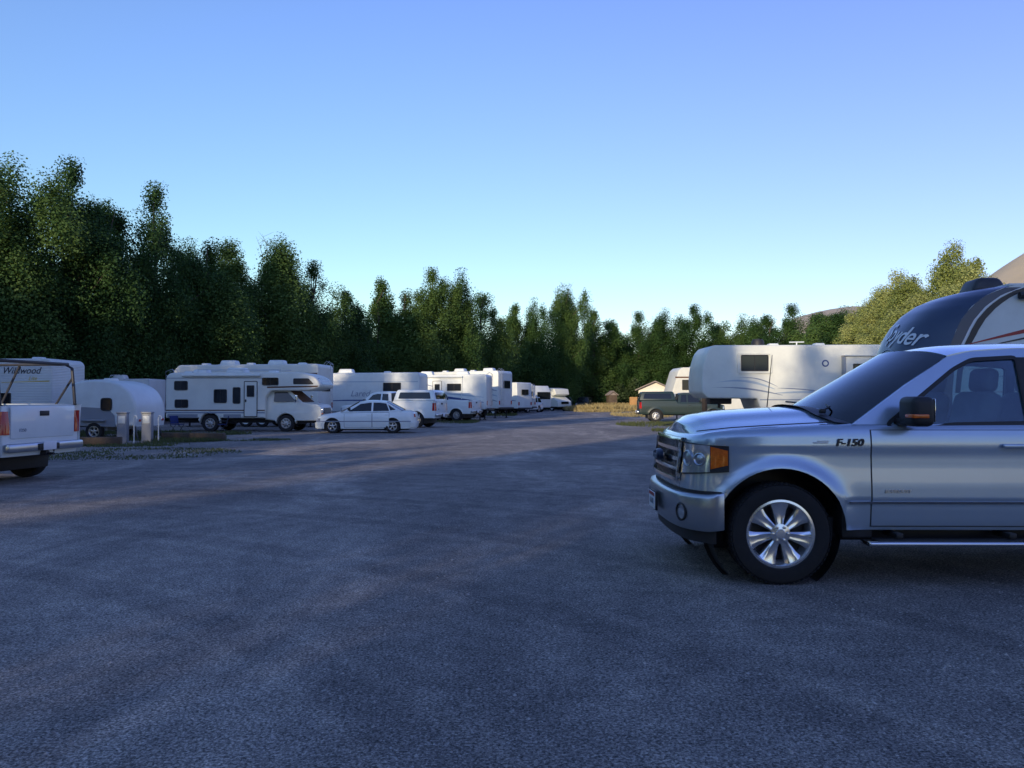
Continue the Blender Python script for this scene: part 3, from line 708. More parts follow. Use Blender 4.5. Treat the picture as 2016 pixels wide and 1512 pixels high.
def teardrop():
    T=thing('camper_trailer','small rounded white camper trailer with grey lower panels on weedy ground','trailer',(-16.3,30.0,0),-5)
    W=2.0
    out=catmull([(0,.55),(-.02,1.2),(.12,1.7),(.55,2.05),(1.2,2.18),(2.0,2.12),(2.6,1.85),(2.9,1.4),(2.98,.9),(2.95,.5)],6)
    full=out+[(1.55,.48)]+[(1.5,.48)]
    m=MB(); m.rprism(full,-W/2,W/2,.09); m.obj('body',WHITE2,T)
    lo=[(0.06,.56)]+[(.03,1.15),(1.0,1.2),(1.9,1.15),(2.15,.9),(2.2,.49)]
    decal(T,lo,-W/2,GREYP,'grey_panel',.012)
    window(T,1.85,1.30,.42,.46,-W/2-.014,r=.12)
    m=MB()
    m.box((1.38,-W/2-.03,.72),(.9,.18,.06),.02); m.box((1.38,W/2+.03,.72),(.9,.18,.06),.02); m.box((1.38,0,.5),(.8,1.7,.3),.02); m.obj('fender',GREYP,T)
    for sg in(-1,1): add_wheel(T,1.38,sg*(W/2-.06),.32,.19,.19,'car',ALU)
    m=MB(); m.tube([(.2,-.5,.47),(-1.1,0,.45)],.04,6); m.tube([(.2,.5,.47),(-1.1,0,.45)],.04,6); m.tube([(-.95,0,0),(-.95,0,.8)],.03,6)
    for sg in(-1,1): m.tube([(2.8,sg*.8,.5),(2.95,sg*.85,0)],.03,6)
    m.obj('tongue',STEEL,T); vent(T,1.4,2.15)
    for sg in(-1,1):
        m=MB(); m.box((2.98,sg*.78,.72),(.03,.14,.09),.01); m.obj('tail_light',RED,T)
teardrop()
rv('travel_trailer','pale trailer half hidden between campers','trailer',(-26,47,0),0,[(0,.6),(.2,2.6),(5.3,2.65),(5.4,.6)],2.3,WRIB,wins=[(4.5,1.9,.8,.5),(2,1.9,.9,.5)],acs=(3,),wheels=(2.6,),jacks=(5,))
def motorhome():
    T=thing('motorhome','off-white class C motorhome with cab-over bunk and brown stripe','motorhome',(-15.7,37.7,0),-3)
    W=2.3;H=W/2
    out=[(0,.62)]+arch(2.05,.4,.46,.62)+[(4.62,.62),(4.62,1.55),(4.85,1.86),(6.55,1.86),(7.08,2.0),(7.15,2.12),(6.95,2.45),(6.3,2.70),(.2,2.68),(0,2.5)]
    rr=[.05]+[0]*15+[.02,.1,.15,.15,.12,.1,.2,.3,.15,.15]
    m=MB(); m.rprism(rnd(out,rr,3),-H,H,.07); m.obj('body',CREAM,T)
    cab=[(4.55,.55)]+arch(5.5,.38,.45,.5)+[(7.0,.5),(7.12,.75),(7.1,1.12),(6.95,1.24),(6.25,1.34),(5.62,1.88),(4.55,1.88)]
    def cf(x,y,z): 
        k=1-.10*max(0,(x-6.0))/1.1; k*=1-.14*max(0,z-1.3)/.6; return (x,y*k,z)
    m=MB(); m.rprism(rnd(cab,[0]*16+[.05,.1,.08,.1,.05,0,0],3),-.98,.98,.05,0,cf); m.obj('cab',CREAM,T)
    for sg in(-1,1):
        m=MB(); m.prism(rnd([(4.95,1.36),(4.95,1.80),(5.55,1.80),(5.98,1.38)],.04),sg*.975,sg*.99,0,cf); m.obj('cab_window',DGL,T)
    m=MB(); m.slab([[cf(6.265,y,1.345) for y in(-.85,-.4,0,.4,.85)],[cf(5.66,y,1.868) for y in(-.85,-.4,0,.4,.85)]],[[cf(6.20,y,1.33) for y in(-.85,-.4,0,.4,.85)],[cf(5.6,y,1.85) for y in(-.85,-.4,0,.4,.85)]]); 
    w=m.obj('windshield',BROWN,T); w.location=(.012,0,.012)
    g=MB(); g.box((7.13,0,.95),(.05,1.1,.26),.02,0)
    for k in range(5): g.box((7.16,0,.86+.045*k),(.02,1.05,.014),0,1)
    g.obj('grille',[BLK,ALU],T)
    for sg in(-1,1):
        h=MB(); h.box((7.13,sg*.70,.97),(.06,.26,.18),.02); h.obj('headlight',LENS,T)
        h=MB(); h.box((7.12,sg*.72,.82),(.06,.24,.05),.01); h.obj('turn_signal',AMB,T)
        h=MB(); h.box((6.05,sg*1.15,1.5),(.07,.2,.34),.02); h.tube([(5.95,sg*.95,1.4),(6.05,sg*1.1,1.45)],.015,6); h.obj('side_mirror',CHR,T)
    h=MB(); h.box((7.22,0,.6),(.12,1.95,.18),.03); h.obj('front_bumper',CHR,T)
    for x,z,w,h_ in((.72,2.1,.62,.42),(.75,1.28,.62,.38),(2.55,1.62,.6,.62),(3.3,1.65,.35,.75),(4.85,2.28,.75,.35)): window(T,x,z,w,h_,-H,r=.08)
    m=MB(); m.prism(rnd([(-.85,0),(.85,0),(.8,.34),(-.8,.34)],.08),0,.02,0,lambda x,y,z:(7.13-z*.62+y*.6,x,2.14+z*.9+y*.5)); m.obj('bunk_window',DGL,T)
    m=MB(); m.prism(rnd([(5.9,2.15),(5.9,2.42),(6.6,2.42),(6.85,2.15)],.06),-H-.012,-H+.01); m.obj('window',BLK,T)
    door(T,3.95,.68,2.3,.62,-H,CREAM)
    for pts,mt in(([(0.02,.95),(4.6,.95),(4.6,1.0),(.02,1.0)],BROWN),([(0.02,.84),(4.6,.84),(4.6,.9),(.02,.9)],GRYD),([(4.7,1.98),(7.0,2.03),(7.05,2.09),(4.7,2.05)],BROWN),([(0.02,2.42),(4.6,2.42),(4.6,2.45),(.02,2.45)],GRYD)): decal(T,pts,-H,mt)
    decal(T,[(.1,.64),(1.5,.64),(1.5,.8),(.1,.8)],-H,GREYP,'locker'); decal(T,[(2.7,.64),(3.5,.64),(3.5,.8),(2.7,.8)],-H,GREYP,'locker')
    for x in(2.05,5.5):
        for sg in(-1,1): add_wheel(T,x,sg*(.98 if x<3 else .84),.38,.24,.22,'steel',ALU)
    m=MB(); m.box((3.5,0,.55),(6.6,1.4,.3),.03); m.box((2.05,0,.62),(1.0,1.9,.6),.03); m.box((5.5,0,.62),(1.0,1.4,.6),.03); m.obj('underbody',BLK,T)
    ac(T,2.9,2.68); ac(T,1.2,2.66,'roof_pod',s=.8); vent(T,4.6,2.69); vent(T,.6,2.67)
    m=MB(); m.tube([(1.3,-.7,2.68),(1.3,-.7,2.83),(5.2,-.7,2.83),(5.2,-.7,2.7)],.018,6); m.tube([(1.3,.7,2.68),(1.3,.7,2.83),(5.2,.7,2.83),(5.2,.7,2.7)],.018,6); m.tube([(3.2,-.7,2.83),(3.2,.7,2.83)],.018,6); m.obj('roof_rack',ALU,T)
    m=MB(); m.tube([(.8,-H-.06,2.55),(4.4,-H-.06,2.55)],.06,8); m.obj('awning',CREAM,T)
    m=MB()
    for y in(-.9,-.5): m.tube([(0,y,.9),(-.12,y,.95),(-.12,y,2.75),(.2,y,2.85),(.3,y,2.68)],.015,6)
    for k in range(6): m.tube([(-.12,-.9,1.05+k*.3),(-.12,-.5,1.05+k*.3)],.013,6)
    m.obj('ladder',ALU,T)
motorhome()
T=rv('travel_trailer','tall off-white trailer parked behind a motorhome','trailer',(-18.0,44.2,0),-6,[(0,.7),(0,3.0),(.3,3.3),(7.9,3.34),(8,3.2),(8,.7)],2.4,CREAM,wins=[(1.6,2.3,1.2,.6),(5.9,2.4,1.2,.6)],ewins=[(0,2.2,1.3,.6)],acs=(2.6,5.3),vents=(3.9,1.2,6.8),wheels=(4,4.9),lad=(1.0,3.3,.6),jacks=(.8,7.5))
decal(T,[(.05,2.75),(7.95,2.75),(7.95,2.86),(.05,2.86)],-1.2,BROWN)
T=rv('travel_trailer','white travel trailer with Laredo lettering','trailer',(-13.5,50.5,0),-6,[(0,.7),(0,2.8),(.3,3.05),(8,3.1),(8.1,2.9),(8.1,.7)],2.4,WHITE2,wins=[(1.4,2.2,1.1,.55),(6.4,2.2,1.1,.55)],acs=(3.2,),vents=(5.8,),wheels=(4,4.9),jacks=(.8,7.5))
text('trailer_lettering','Laredo',.52,GRYD,T,lambda x,y,z:(x+4.55,-1.206-z,y+1.80),.3)
decal(T,swoosh(1.9,1.35,7.8,1.2,.12,.10,.05),-1.2,BLUD); decal(T,[(.1,2.5),(8,2.5),(8,2.56),(.1,2.56)],-1.2,LBLD)
T=rv('fifth_wheel_trailer','white fifth wheel trailer with dark blue and red swooshes','trailer',(-11.2,58.2,0),-8,[(.1,1.6),(0,2.0),(.2,2.8),(.7,3.12),(9.6,3.2),(9.7,3.05),(9.7,.75),(2.4,.75),(2.3,1.5)],2.4,WHITE2,rr=.16,wins=[(7.4,2.3,1.0,.5)],doors=[(6.2,.85,2.75,.66)],acs=(5.2,7.8),vents=(3.4,),wheels=(6.1,7.0),lad=(1,3.15,.5),jacks=(2.7,9.2),awn=(3,8,3.02))
for a,b in((swoosh(1.0,2.75,6.0,2.35,.25,.34,.16),BLUD),(swoosh(1.4,2.98,4.6,2.8,.08,.24,.10),REDD),(swoosh(2,2.15,9.5,1.6,.1,.16,.2),LBLD),(swoosh(3,1.85,9.5,1.25,.1,.10,.2),BLUD)): decal(T,a,-1.2,b)
T=rv('fifth_wheel_trailer','tall white fifth wheel trailer with rear ladder and grey swooshes','trailer',(-8.6,66.5,0),-26,[(.1,1.7),(0,2.2),(.2,3.2),(.7,3.6),(8.9,3.66),(9,3.5),(9,.75),(2.4,.75),(2.3,1.6)],2.45,WHITE2,rr=.14,wins=[(7.2,2.5,1.1,.55),(4.9,2.6,1,.5)],ewins=[(.2,2.6,1.2,.6)],acs=(5,7.6),vents=(6.3,3.6),wheels=(5.5,6.4),lad=(1,3.6,-.7),jacks=(2.7,8.6))
for a,b in((swoosh(3,2.9,8.9,1.7,.1,.14,.36),LBLD),(swoosh(3.4,2.5,8.9,1.3,.1,.14,.28),GRYD),(swoosh(3,3.1,8.9,2.1,.1,.08,.18),BLUD)): decal(T,a,-1.225,b)
T=rv('travel_trailer','white trailer with blue stripe along the lane','trailer',(-4.2,78,0),-35,[(0,.6),(.1,2.9),(6.5,3),(6.6,.6)],2.4,WHITE2,wins=[(2,2,1,.5),(5,2,1,.5)],ewins=[(0,2.1,1.1,.5)],acs=(3.2,),wheels=(3,3.8))
decal(T,swoosh(.5,1.6,6.4,1.3,.1,.25,.2),-1.2,BLUD)
T=rv('motorhome','boxy white motorhome with blue stripe and large windshield','motorhome',(-1.2,95,0),-48,[(0,.5),(0,2.9),(6.6,2.95),(6.95,2.3),(7.1,1.4),(7.0,.5)],2.4,WHITE2,wins=[(2,2,1,.5),(4,2,1,.5),(6.1,1.9,.7,.6)],ewins=[(0,1.85,2.0,.8)],acs=(2,4.6),wheels=(2,5.6),lad=None,tails=False)
decal(T,[(.05,1.1),(6.9,1.1),(6.9,1.45),(.05,1.45)],-1.2,BLUD)
rv('motorhome','cream motorhome parked beyond the lane','motorhome',(2.0,104,0),-50,[(0,.5),(0,2.8),(5,2.85),(6.4,2.7),(6.6,2.0),(5.8,1.8),(6.9,1.2),(7.0,.5)],2.3,CREAM,wins=[(1.5,2,1,.5),(3.5,2,1,.5)],ewins=[(0,1.0,1.2,.3)],acs=(2.5,),wheels=(1.6,5.8),tails=False)
rv('travel_trailer','white trailer parked across the end of the lot','trailer',(4.0,120,0),0,[(0,.6),(.3,2.7),(6.2,2.8),(6.4,.6)],2.3,WRIB,wins=[(1.5,1.9,1,.5),(4.8,1.9,1,.5)],doors=[(3.2,.7,2.4,.65)],acs=(3.2,),wheels=(3,3.8))
rv('travel_trailer','pale cream trailer squeezed between parked campers','trailer',(-3.2,87,0),-40,[(0,.6),(0,2.8),(6.4,2.9),(6.5,.6)],2.3,CREAM,wins=[(2,2,1,.5),(5,2,1,.5)],ewins=[(0,2.0,1.1,.5)],acs=(3.2,),wheels=(3,3.8),lad=(1,2.8,.6))
T=rv('travel_trailer','cream travel trailer with slanted front and dark window','trailer',(10.8,56.2,0),4,[(.0,.7),(-.05,1.5),(.55,3.45),(.8,3.65),(8,3.65),(8,.7)],2.4,CREAMR,rr=.1,wins=[(1.25,2.45,.95,.7),(4.5,2.4,1,.6)],acs=(3.2,),vents=(1.8,),wheels=(4,4.9),jacks=(1,7),tongue=1)
decal(T,[(.3,2.92),(7.9,2.92),(7.9,3.02),(.3,3.02)],-1.2,BROWN); decal(T,[(0.05,1.6),(7.9,1.6),(7.9,1.85),(.06,1.85)],-1.2,GRYD)
m=MB(); m.prism([(-1.0,0),(1.0,0),(1.0,.62),(-1.0,.62)],-.02,.0,0,lambda x,y,z:(.14+z*.307+y,x,2.05+z)); m.obj('front_window',DGL,T)
def fifth():
    T=rv('fifth_wheel_trailer','off-white fifth wheel trailer with slide-out and grey swoosh decals','trailer',(7.5,33,0),0,
      [(.25,1.52),(.02,1.75),(0,2.2),(.06,2.8),(.22,3.35),(.45,3.62),(10.4,3.66),(10.5,3.5),(10.5,.86),(2.45,.86),(2.3,1.2),(2.2,1.50)],2.45,CREAM,rr=[.08,.08,.15,.2,.15,.12,.1,.1,.05,.06,.06,.06],acs=(8.2,),vents=(3.2,5.0),wheels=(7.2,8.1),jacks=(2.6,),lad=(1.2,3.6,.5))
    yf=-1.225
    m=MB(); o=rnd([(1.42,2.5),(2.78,2.5),(2.78,3.32),(1.42,3.32)],.08); m.prism([o,offs(o,.08)],yf-.05,yf); m.obj('window_frame',CREAM,T)
    window(T,2.1,2.91,1.08,.64,yf-.004)
    for pts,mt in(([(2.5,1.04),(10.4,1.04),(10.4,1.12),(2.5,1.12)],LBLD),
        (swoosh(.6,2.15,2.9,1.88,.18,.03,.14),LBLD),(swoosh(.4,1.95,3.2,1.64,.10,.02,.10),GRYD),(swoosh(1.4,2.32,3.0,1.98,.14,.02,.07),GRYD),(swoosh(2.9,1.72,6.4,1.60,.10,.14,.03),LBLD),(swoosh(3.0,1.92,5.2,1.70,.05,.07,.02),GRYD),
        ([(2.3,1.44),(10.4,1.44),(10.4,1.48),(2.3,1.48)],GRYD)): decal(T,pts,yf,mt)
    m=MB(); m.lathe([(0,-.006),(.14,-.006),(.14,0)],(4.9,yf,2.9),24); m.obj('round_emblem',BLUD,T)
    m=MB(); m.lathe([(0,-.010),(.085,-.010),(.085,0)],(4.9,yf,2.9),24); m.obj('round_emblem',CREAM,T)
    m=MB(); m.rprism(rnd([(5.6,1.05),(9.6,1.05),(9.6,3.16),(5.6,3.16)],.03),yf-.30,yf+.1,.03); s=m.obj('slide_out',CREAM,T)
    window(s,6.42,2.45,1.1,.85,yf-.30)
    m=MB(); m.prism([(5.52,3.16),(9.65,3.16),(9.65,3.21),(5.52,3.21)],yf-.36,yf); m.obj('slide_topper',ALU,s)
    m=MB(); m.box((5.56,yf-.15,2.1),(.05,.3,2.1),.01); m.obj('slide_trim',GRYD,s)
    m=MB(); m.box((1.0,0,1.42),(.9,.6,.28),.05); m.tube([(1.0,0,1.3),(1.0,0,1.12)],.06,10); m.obj('king_pin_box',STEEL,T)
    m=MB(); m.lathe([(0,.32),(.2,.3),(.26,.18),(.26,0)],(2.6,0,3.64),16,0,'Z'); m.obj('vent_cover',BLK,T)
    m=MB(); m.tube([(4.2,0,3.65),(4.2,0,3.82)],.03,6); m.tube([(3.9,0,3.82),(4.5,0,3.83)],.03,6); m.obj('tv_antenna',WHITE2,T)
fifth()
def spyder():
    T=thing('toy_hauler','white toy hauler trailer with dark blue front cap and script lettering','trailer',(6.88,15.0,0),-3.5)
    H=1.23
    fx=lambda z: interp([(.6,.02),(1.6,0),(2.0,.02),(2.4,.10),(2.65,.21),(2.86,.35),(3.08,.56),(3.26,.82),(3.38,1.10),(3.44,1.35),(3.46,1.6)],z)
    zt=3.46
    cap=lambda y,z: fx(z)+.58*abs(y/H)**2.8*(1-.25*max(0,(z-2.6)/.8))
    rows=[]
    zsamp=[.65+(2.0-.65)*k/12 for k in range(13)]+[2.0+(zt-2.0)*math.sin(math.pi/2*k/30) for k in range(1,31)]
    for z in zsamp: rows.append([(cap(y,z),y,z) for y in [H*math.sin(math.pi/2*k/24) for k in range(-24,25)]])
    m=MB(); m.grid(rows); m.obj('front_cap',NAVY,T,recalc=False)
    edge=[(cap(H,z),z) for z in zsamp]
    out=[(9.6,.65)]+edge+[(9.5,zt+.02),(9.6,zt-.1)]
    m=MB()
    m.prism(out,-H,-H+.06,0); m.prism(out,H-.06,H,0)
    m.box((5.65,0,zt-.02),(7.9,H*2-.1,.07),.01); m.box((9.57,0,2.0),(.06,2*H-.12,2.7),0); m.box((5.3,0,.66),(8.4,2*H-.15,.08),0)
    m.obj('body',WHITE2,T)
    yf=-H
    def band(z0,z1,a,b,n=20):
        t=[];bt=[]
        for k in range(n+1):
            z=z0+(z1-z0)*k/n; e=cap(H,z); t.append((e+a(k/n),z)); bt.append((e+b(k/n),z))
        return t+bt[::-1]
    decal(T,band(.66,3.40,lambda u:0,lambda u:.12+.14*u*u),yf,NAVY,'cap_edge')
    decal(T,band(1.2,3.40,lambda u:.13+.13*(.2+.8*u)**2,lambda u:.155+.14*(.2+.8*u)**2),yf,WHTD,'cap_edge',.005)
    decal(T,band(1.6,3.40,lambda u:.17+.15*(.34+.66*u)**2,lambda u:.24+.24*(.34+.66*u)**2),yf,BLKD,'cap_edge',.005)
    decal(T,swoosh(1.7,3.34,9.4,3.30,-.02,.22,.16),yf,BLKD)
    decal(T,swoosh(.95,2.42,5.5,2.98,.18,.07,.20),yf,REDD,k=.006)
    decal(T,swoosh(.95,2.32,5.7,2.88,.16,.03,.12),yf,BLKD)
    decal(T,swoosh(1.6,2.20,6.0,2.68,.12,.03,.16),yf,BLKD)
    decal(T,swoosh(1.0,2.0,6.5,2.45,.14,.03,.12),yf,BLKD,k=.005)
    decal(T,swoosh(1.3,1.85,6.5,2.15,.1,.03,.18),yf,GRYD,k=.005)
    decal(T,swoosh(1.2,1.6,8.5,1.7,.1,.02,.2),yf,REDD)
    window(T,4.4,2.3,1.3,.7,yf)
    def f(x,y,z):
        Y=-x*.95-.30; Z=y+2.66-.16*x
        return (cap(Y,Z)-.016-z,Y,Z)
    text('cap_lettering','Spyder',.44,WHTD,T,f,.45,.002,.004)
    m=MB()
    for (y0,z0,y1,z1,b) in((.3,2.30,-1.0,2.20,.14),(.1,2.2,-.8,1.95,.1)):
        pts=[]
        for k in range(17):
            t=k/16; y=y0+(y1-y0)*t; z=z0+(z1-z0)*t+b*math.sin(math.pi*t*1.5); pts.append((cap(y,z)-.004,y,z))
        m.tube(pts,[.002+.008*math.sin(math.pi*k/16) for k in range(17)],5)
    m.obj('cap_flourish',LBLD,T)
    a=MB(); a.box((1.85,0,zt+.12),(.66,.66,.28),.09,0,None,3,(.60,.85)); a.obj('air_conditioner',STEEL,T)
    a=MB(); a.box((4.6,0,zt+.15),(1.0,.7,.3),.08,0,None,3,(.75,.85)); a.obj('air_conditioner',STEEL,T)
    for x in(5.4,6.3,7.2):
        for sg in(-1,1): add_wheel(T,x,sg*1.08,.38,.23,.2,'steel',ALU)
    a=MB(); a.box((6.3,0,.6),(3.0,2.3,.3),.05); a.tube([(.5,-.5,.6),(-1.2,0,.55)],.06,6); a.tube([(.5,.5,.6),(-1.2,0,.55)],.06,6); a.tube([(-1.05,0,0),(-1.05,0,1.0)],.05,8); a.obj('chassis',BLK,T)
    a=MB(); a.tube([(1.8,yf-.08,3.25),(7,yf-.08,3.25)],.06,10); a.obj('awning',BLK,T)
spyder()
# ================================================================== small things
def simple(name,label,cat,loc,mb_fn,grp=None,rz=0,sc_=1):
    T=thing(name,label,cat,loc,rz,grp); mb_fn(T); T.scale=(sc_,sc_,sc_); return T
def post(T):
    m=MB(); m.lathe([(0,1.6),(.11,1.58),(.13,1.5),(.14,0)],n=14,axis='Z'); m.obj('post',WOOD,T)
simple('wooden_post','weathered round wooden post beside parked trailers','post',(9.1,38,0),post)
def ped(T):
    m=MB(); m.box((0,0,.5),(.34,.2,1.0),.02); m.box((0,-.01,1.02),(.38,.26,.06),.02); m.obj('cabinet',GREYP,T)
    m=MB(); m.box((0,-.105,.78),(.24,.02,.26),.005); m.obj('outlet_cover',WHITE2,T)
    m=MB(); m.tube([(.38,0,0),(.38,0,.85),(.41,-.02,.92),(.48,-.02,.9),(.50,-.03,.8)],.022,8); m.obj('water_tap',WHITE2,T)
simple('utility_pedestal','grey campground power and water pedestal in weeds','utility box',(-13.35,27.6,0),ped)
simple('utility_pedestal','grey campground power and water pedestal in weeds','utility box',(-12.6,27.8,0),ped)
def chair(T):
    m=MB()
    for sx in(-.25,.25):
        m.tube([(sx,-.22,0),(sx,.22,.42)],.012,6); m.tube([(sx,.22,0),(sx,-.22,.42),],.012,6); m.tube([(sx,.2,.3),(sx,.3,.85)],.012,6); m.tube([(sx,-.22,.42),(sx,-.22,.6),(sx,.24,.6)],.012,6)
    m.obj('frame',STEEL,T)
    m=MB(); m.box((0,0,.42),(.5,.44,.03),.01); m.box((0,.27,.66),(.5,.03,.42),.01,0,Matrix.Rotation(-.25,3,'X')); m.obj('seat',BLUC,T)
simple('camping_chair','folding blue camping chair beside motorhome','chair',(-14.9,35.8,0),chair,rz=60,sc_=.85)
simple('camping_chair','folding blue camping chair beside motorhome','chair',(-12.9,35.8,0),chair,rz=-70,sc_=.85)
def timber(T):
    m=MB(); m.box((0,0,.13),(2.4,.24,.26),.03); m.obj('beam',WOOD,T)
simple('timber','weathered timber lying along the gravel edge','timber',(-11.6,29.3,0),timber,rz=-8)
simple('timber','weathered timber lying along the gravel edge','timber',(-13.9,26.0,0),timber,rz=10)
# ================================================================== house, fence, shed
HW=mat('house_siding',(.80,.74,.62),.8,0,.10,1,rib=3)
ROOF=mat('roof_shingle',(.30,.25,.22),.9,0,.3,6,bump=.4,bs=20)
FENC=mat('cedar_fence',(.50,.27,.10),.85,0,.35,5,bump=.3,bs=12)
def house():
    T=thing('house','low pale house with brown gabled roof in evening sun','house',(17.0,108,0),-10)
    m=MB(); m.box((2.2,4,1.35),(4.4,8,2.7),.01); m.obj('wall',HW,T)
    m=MB()
    m.prism([(-.45,2.58),(2.2,3.75),(4.85,2.58),(4.85,2.72),(2.2,3.92),(-.45,2.72)],-.5,8.5); m.obj('roof',ROOF,T)
    m=MB(); m.prism([(0,2.7),(4.4,2.7),(2.2,3.68)],.02,7.98); m.obj('gable',HW,T)
    for x in(1.0,3.3): window(T,x,1.5,.9,1.0,0,fr=WHTD)
    m=MB(); m.box((2.15,-.03,1.05),(.8,.06,2.1),.01); m.obj('door',BROWN,T)
house()
T=thing('fence','cedar board fence glowing in evening sun','fence',(15.0,102,0),-8)
m=MB()
for k in range(26): m.box((k*.15,0,.85+.03*random.random()),(.14,.025,1.7),.004)
m.box((1.9,.04,.4),(3.9,.05,.09)); m.box((1.9,.04,1.4),(3.9,.05,.09))
m.obj('fence_boards',FENC,T)
T=thing('shed','small dark wooden shed among trees','shed',(13.9,112,0),10)
m=MB(); m.box((0,0,1),(1.2,1.2,2),.01); m.obj('wall',WOOD,T)
m=MB(); m.prism([(-.75,1.95),(0,2.5),(.75,1.95),(.75,2.05),(0,2.62),(-.75,2.05)],-.8,.8); m.prism([(-.6,2.0),(.6,2.0),(0,2.42)],-.58,.58); m.obj('roof',ROOF,T)
# ================================================================== trees
def leafmat(name,c1,c2,c3,tr=.35):
    m=bpy.data.materials.new(name); m.use_nodes=True; nt=m.node_tree; N=nt.nodes; L=nt.links
    b=N['Principled BSDF']; b.inputs['Roughness'].default_value=.6; b.inputs['Specular IOR Level'].default_value=.2
    g=N.new('ShaderNodeNewGeometry'); oi=N.new('ShaderNodeObjectInfo'); tc=N.new('ShaderNodeTexCoord')
    n=N.new('ShaderNodeTexNoise'); n.inputs['Scale'].default_value=.45; n.inputs['Detail'].default_value=3; L.new(tc.outputs['Object'],n.inputs['Vector'])
    a=N.new('ShaderNodeMath'); a.operation='MULTIPLY_ADD'; a.inputs[1].default_value=.22; L.new(g.outputs['Random Per Island'],a.inputs[0]); L.new(n.outputs['Fac'],a.inputs[2])
    a2=N.new('ShaderNodeMath'); a2.operation='MULTIPLY_ADD'; a2.inputs[1].default_value=.45; L.new(oi.outputs['Random'],a2.inputs[0]); L.new(a.outputs[0],a2.inputs[2])
    cr=N.new('ShaderNodeValToRGB'); e=cr.color_ramp.elements; e[0].position=.45; e[0].color=(*c1,1); e[1].position=1.0; e[1].color=(*c3,1)
    q=e.new(.75); q.color=(*c2,1)
    L.new(a2.outputs[0],cr.inputs['Fac']); L.new(cr.outputs['Color'],b.inputs['Base Color'])
    t=N.new('ShaderNodeBsdfTranslucent'); L.new(cr.outputs['Color'],t.inputs['Color'])
    mx=N.new('ShaderNodeMixShader'); mx.inputs['Fac'].default_value=tr; L.new(b.outputs[0],mx.inputs[1]); L.new(t.outputs[0],mx.inputs[2])
    L.new(mx.outputs[0],N['Material Output'].inputs['Surface']); return m
LEAF=leafmat('cottonwood_foliage',(.028,.068,.020),(.052,.112,.030),(.098,.165,.040))
LEAFLIT=leafmat('sunlit_willow_foliage',(.19,.23,.06),(.28,.32,.09),(.38,.40,.14))  # leaf colour raised so these crowns look sunlit
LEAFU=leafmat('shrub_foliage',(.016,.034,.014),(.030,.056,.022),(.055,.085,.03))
BARK=mat('bark',(.10,.08,.06),.9,0,.5,3,bump=.6,bs=8)
def np_mesh(name,V,nquad,mt):
    me=bpy.data.meshes.new(name); me.vertices.add(nquad*4); me.vertices.foreach_set('co',V.astype(np.float32).ravel())
    me.loops.add(nquad*4); me.loops.foreach_set('vertex_index',np.arange(nquad*4,dtype=np.int32))
    me.polygons.add(nquad); me.polygons.foreach_set('loop_start',np.arange(0,nquad*4,4,dtype=np.int32))
    me.update(calc_edges=True); me.validate(); me.materials.append(mt); return me
def leaves(C,Nn,size,rng):
    n=len(C); d=rng.normal(size=(n,3))*.75+Nn; d/=np.linalg.norm(d,axis=1)[:,None]+1e-9
    u=np.cross(d,rng.normal(size=(n,3))); u/=np.linalg.norm(u,axis=1)[:,None]+1e-9; w=np.cross(d,u)
    s=size*(.55+.9*rng.random((n,1)))
    return np.stack([C-u*s*.5,C-w*s*.36+d*s*.06,C+u*s*.5,C+w*s*.36+d*s*.06],axis=1)
def crown(seed,H,Rr,lobes,per,size,style):
    rng=np.random.default_rng(seed); Cs=[];Ns=[]; LB=[]
    prof={'cotton':[(0,.6),(.2,.9),(.45,1),(.65,.86),(.8,.58),(.92,.28),(1,.04)],'spire':[(0,.7),(.25,1),(.5,.8),(.75,.46),(.9,.2),(1,.04)],'round':[(0,.6),(.2,.95),(.5,1.05),(.75,.88),(.9,.55),(1,.15)]}[style]
    nt=7 if style=='cotton' else (4 if style=='round' else 2)
    tips=[(0,0,1.0)]+[(rng.uniform(-.62,.62),rng.uniform(-.62,.62),rng.uniform(.68,.97)) for _ in range(nt)]
    if style=='round': tips=[(0,0,1.0),(0,0,.95)]+[(rng.uniform(-.4,.4),rng.uniform(-.4,.4),rng.uniform(.72,.96)) for _ in range(nt)]
    for i in range(lobes):
        t=rng.random()**.8; tip=tips[rng.integers(len(tips))]
        tt=t*tip[2]; r=interp(prof,t)*Rr*(1 if style=='spire' else (.70 if style=='round' else .60))
        a=rng.random()*6.283; rad=math.sqrt(rng.random())*r
        bx=tip[0]*Rr*min(1,t*1.3); by=tip[1]*Rr*min(1,t*1.3)
        c=np.array([bx+rad*math.cos(a),by+rad*math.sin(a),H*(.05+.92*tt)])
        lr=(.22+.42*rng.random())*(.32+.68*(1-t))*Rr*.55+.20
        LB.append(c)
        pn=int(per*(.40+1.1*(lr/1.3)))
        d=rng.normal(size=(pn,3)); d/=np.linalg.norm(d,axis=1)[:,None]
        rr=lr*(.25+1.15*rng.random((pn,1))**.85)
        el=1.7 if style!='round' else 1.15
        P=c+d*rr*np.array([1,1,el]); Cs.append(P)
        o=P-np.array([bx,by,P[:,2].mean()*.9]); o/=np.linalg.norm(o,axis=1)[:,None]+1e-9
        Ns.append(.6*d+.6*o+np.array([0,0,.25]))
    C=np.concatenate(Cs); N_=np.concatenate(Ns)
    k=C[:,2]<H*1.03; C=C[k];N_=N_[k]; k=C[:,2]>.1; C=C[k];N_=N_[k]
    return leaves(C,N_,size,rng),LB
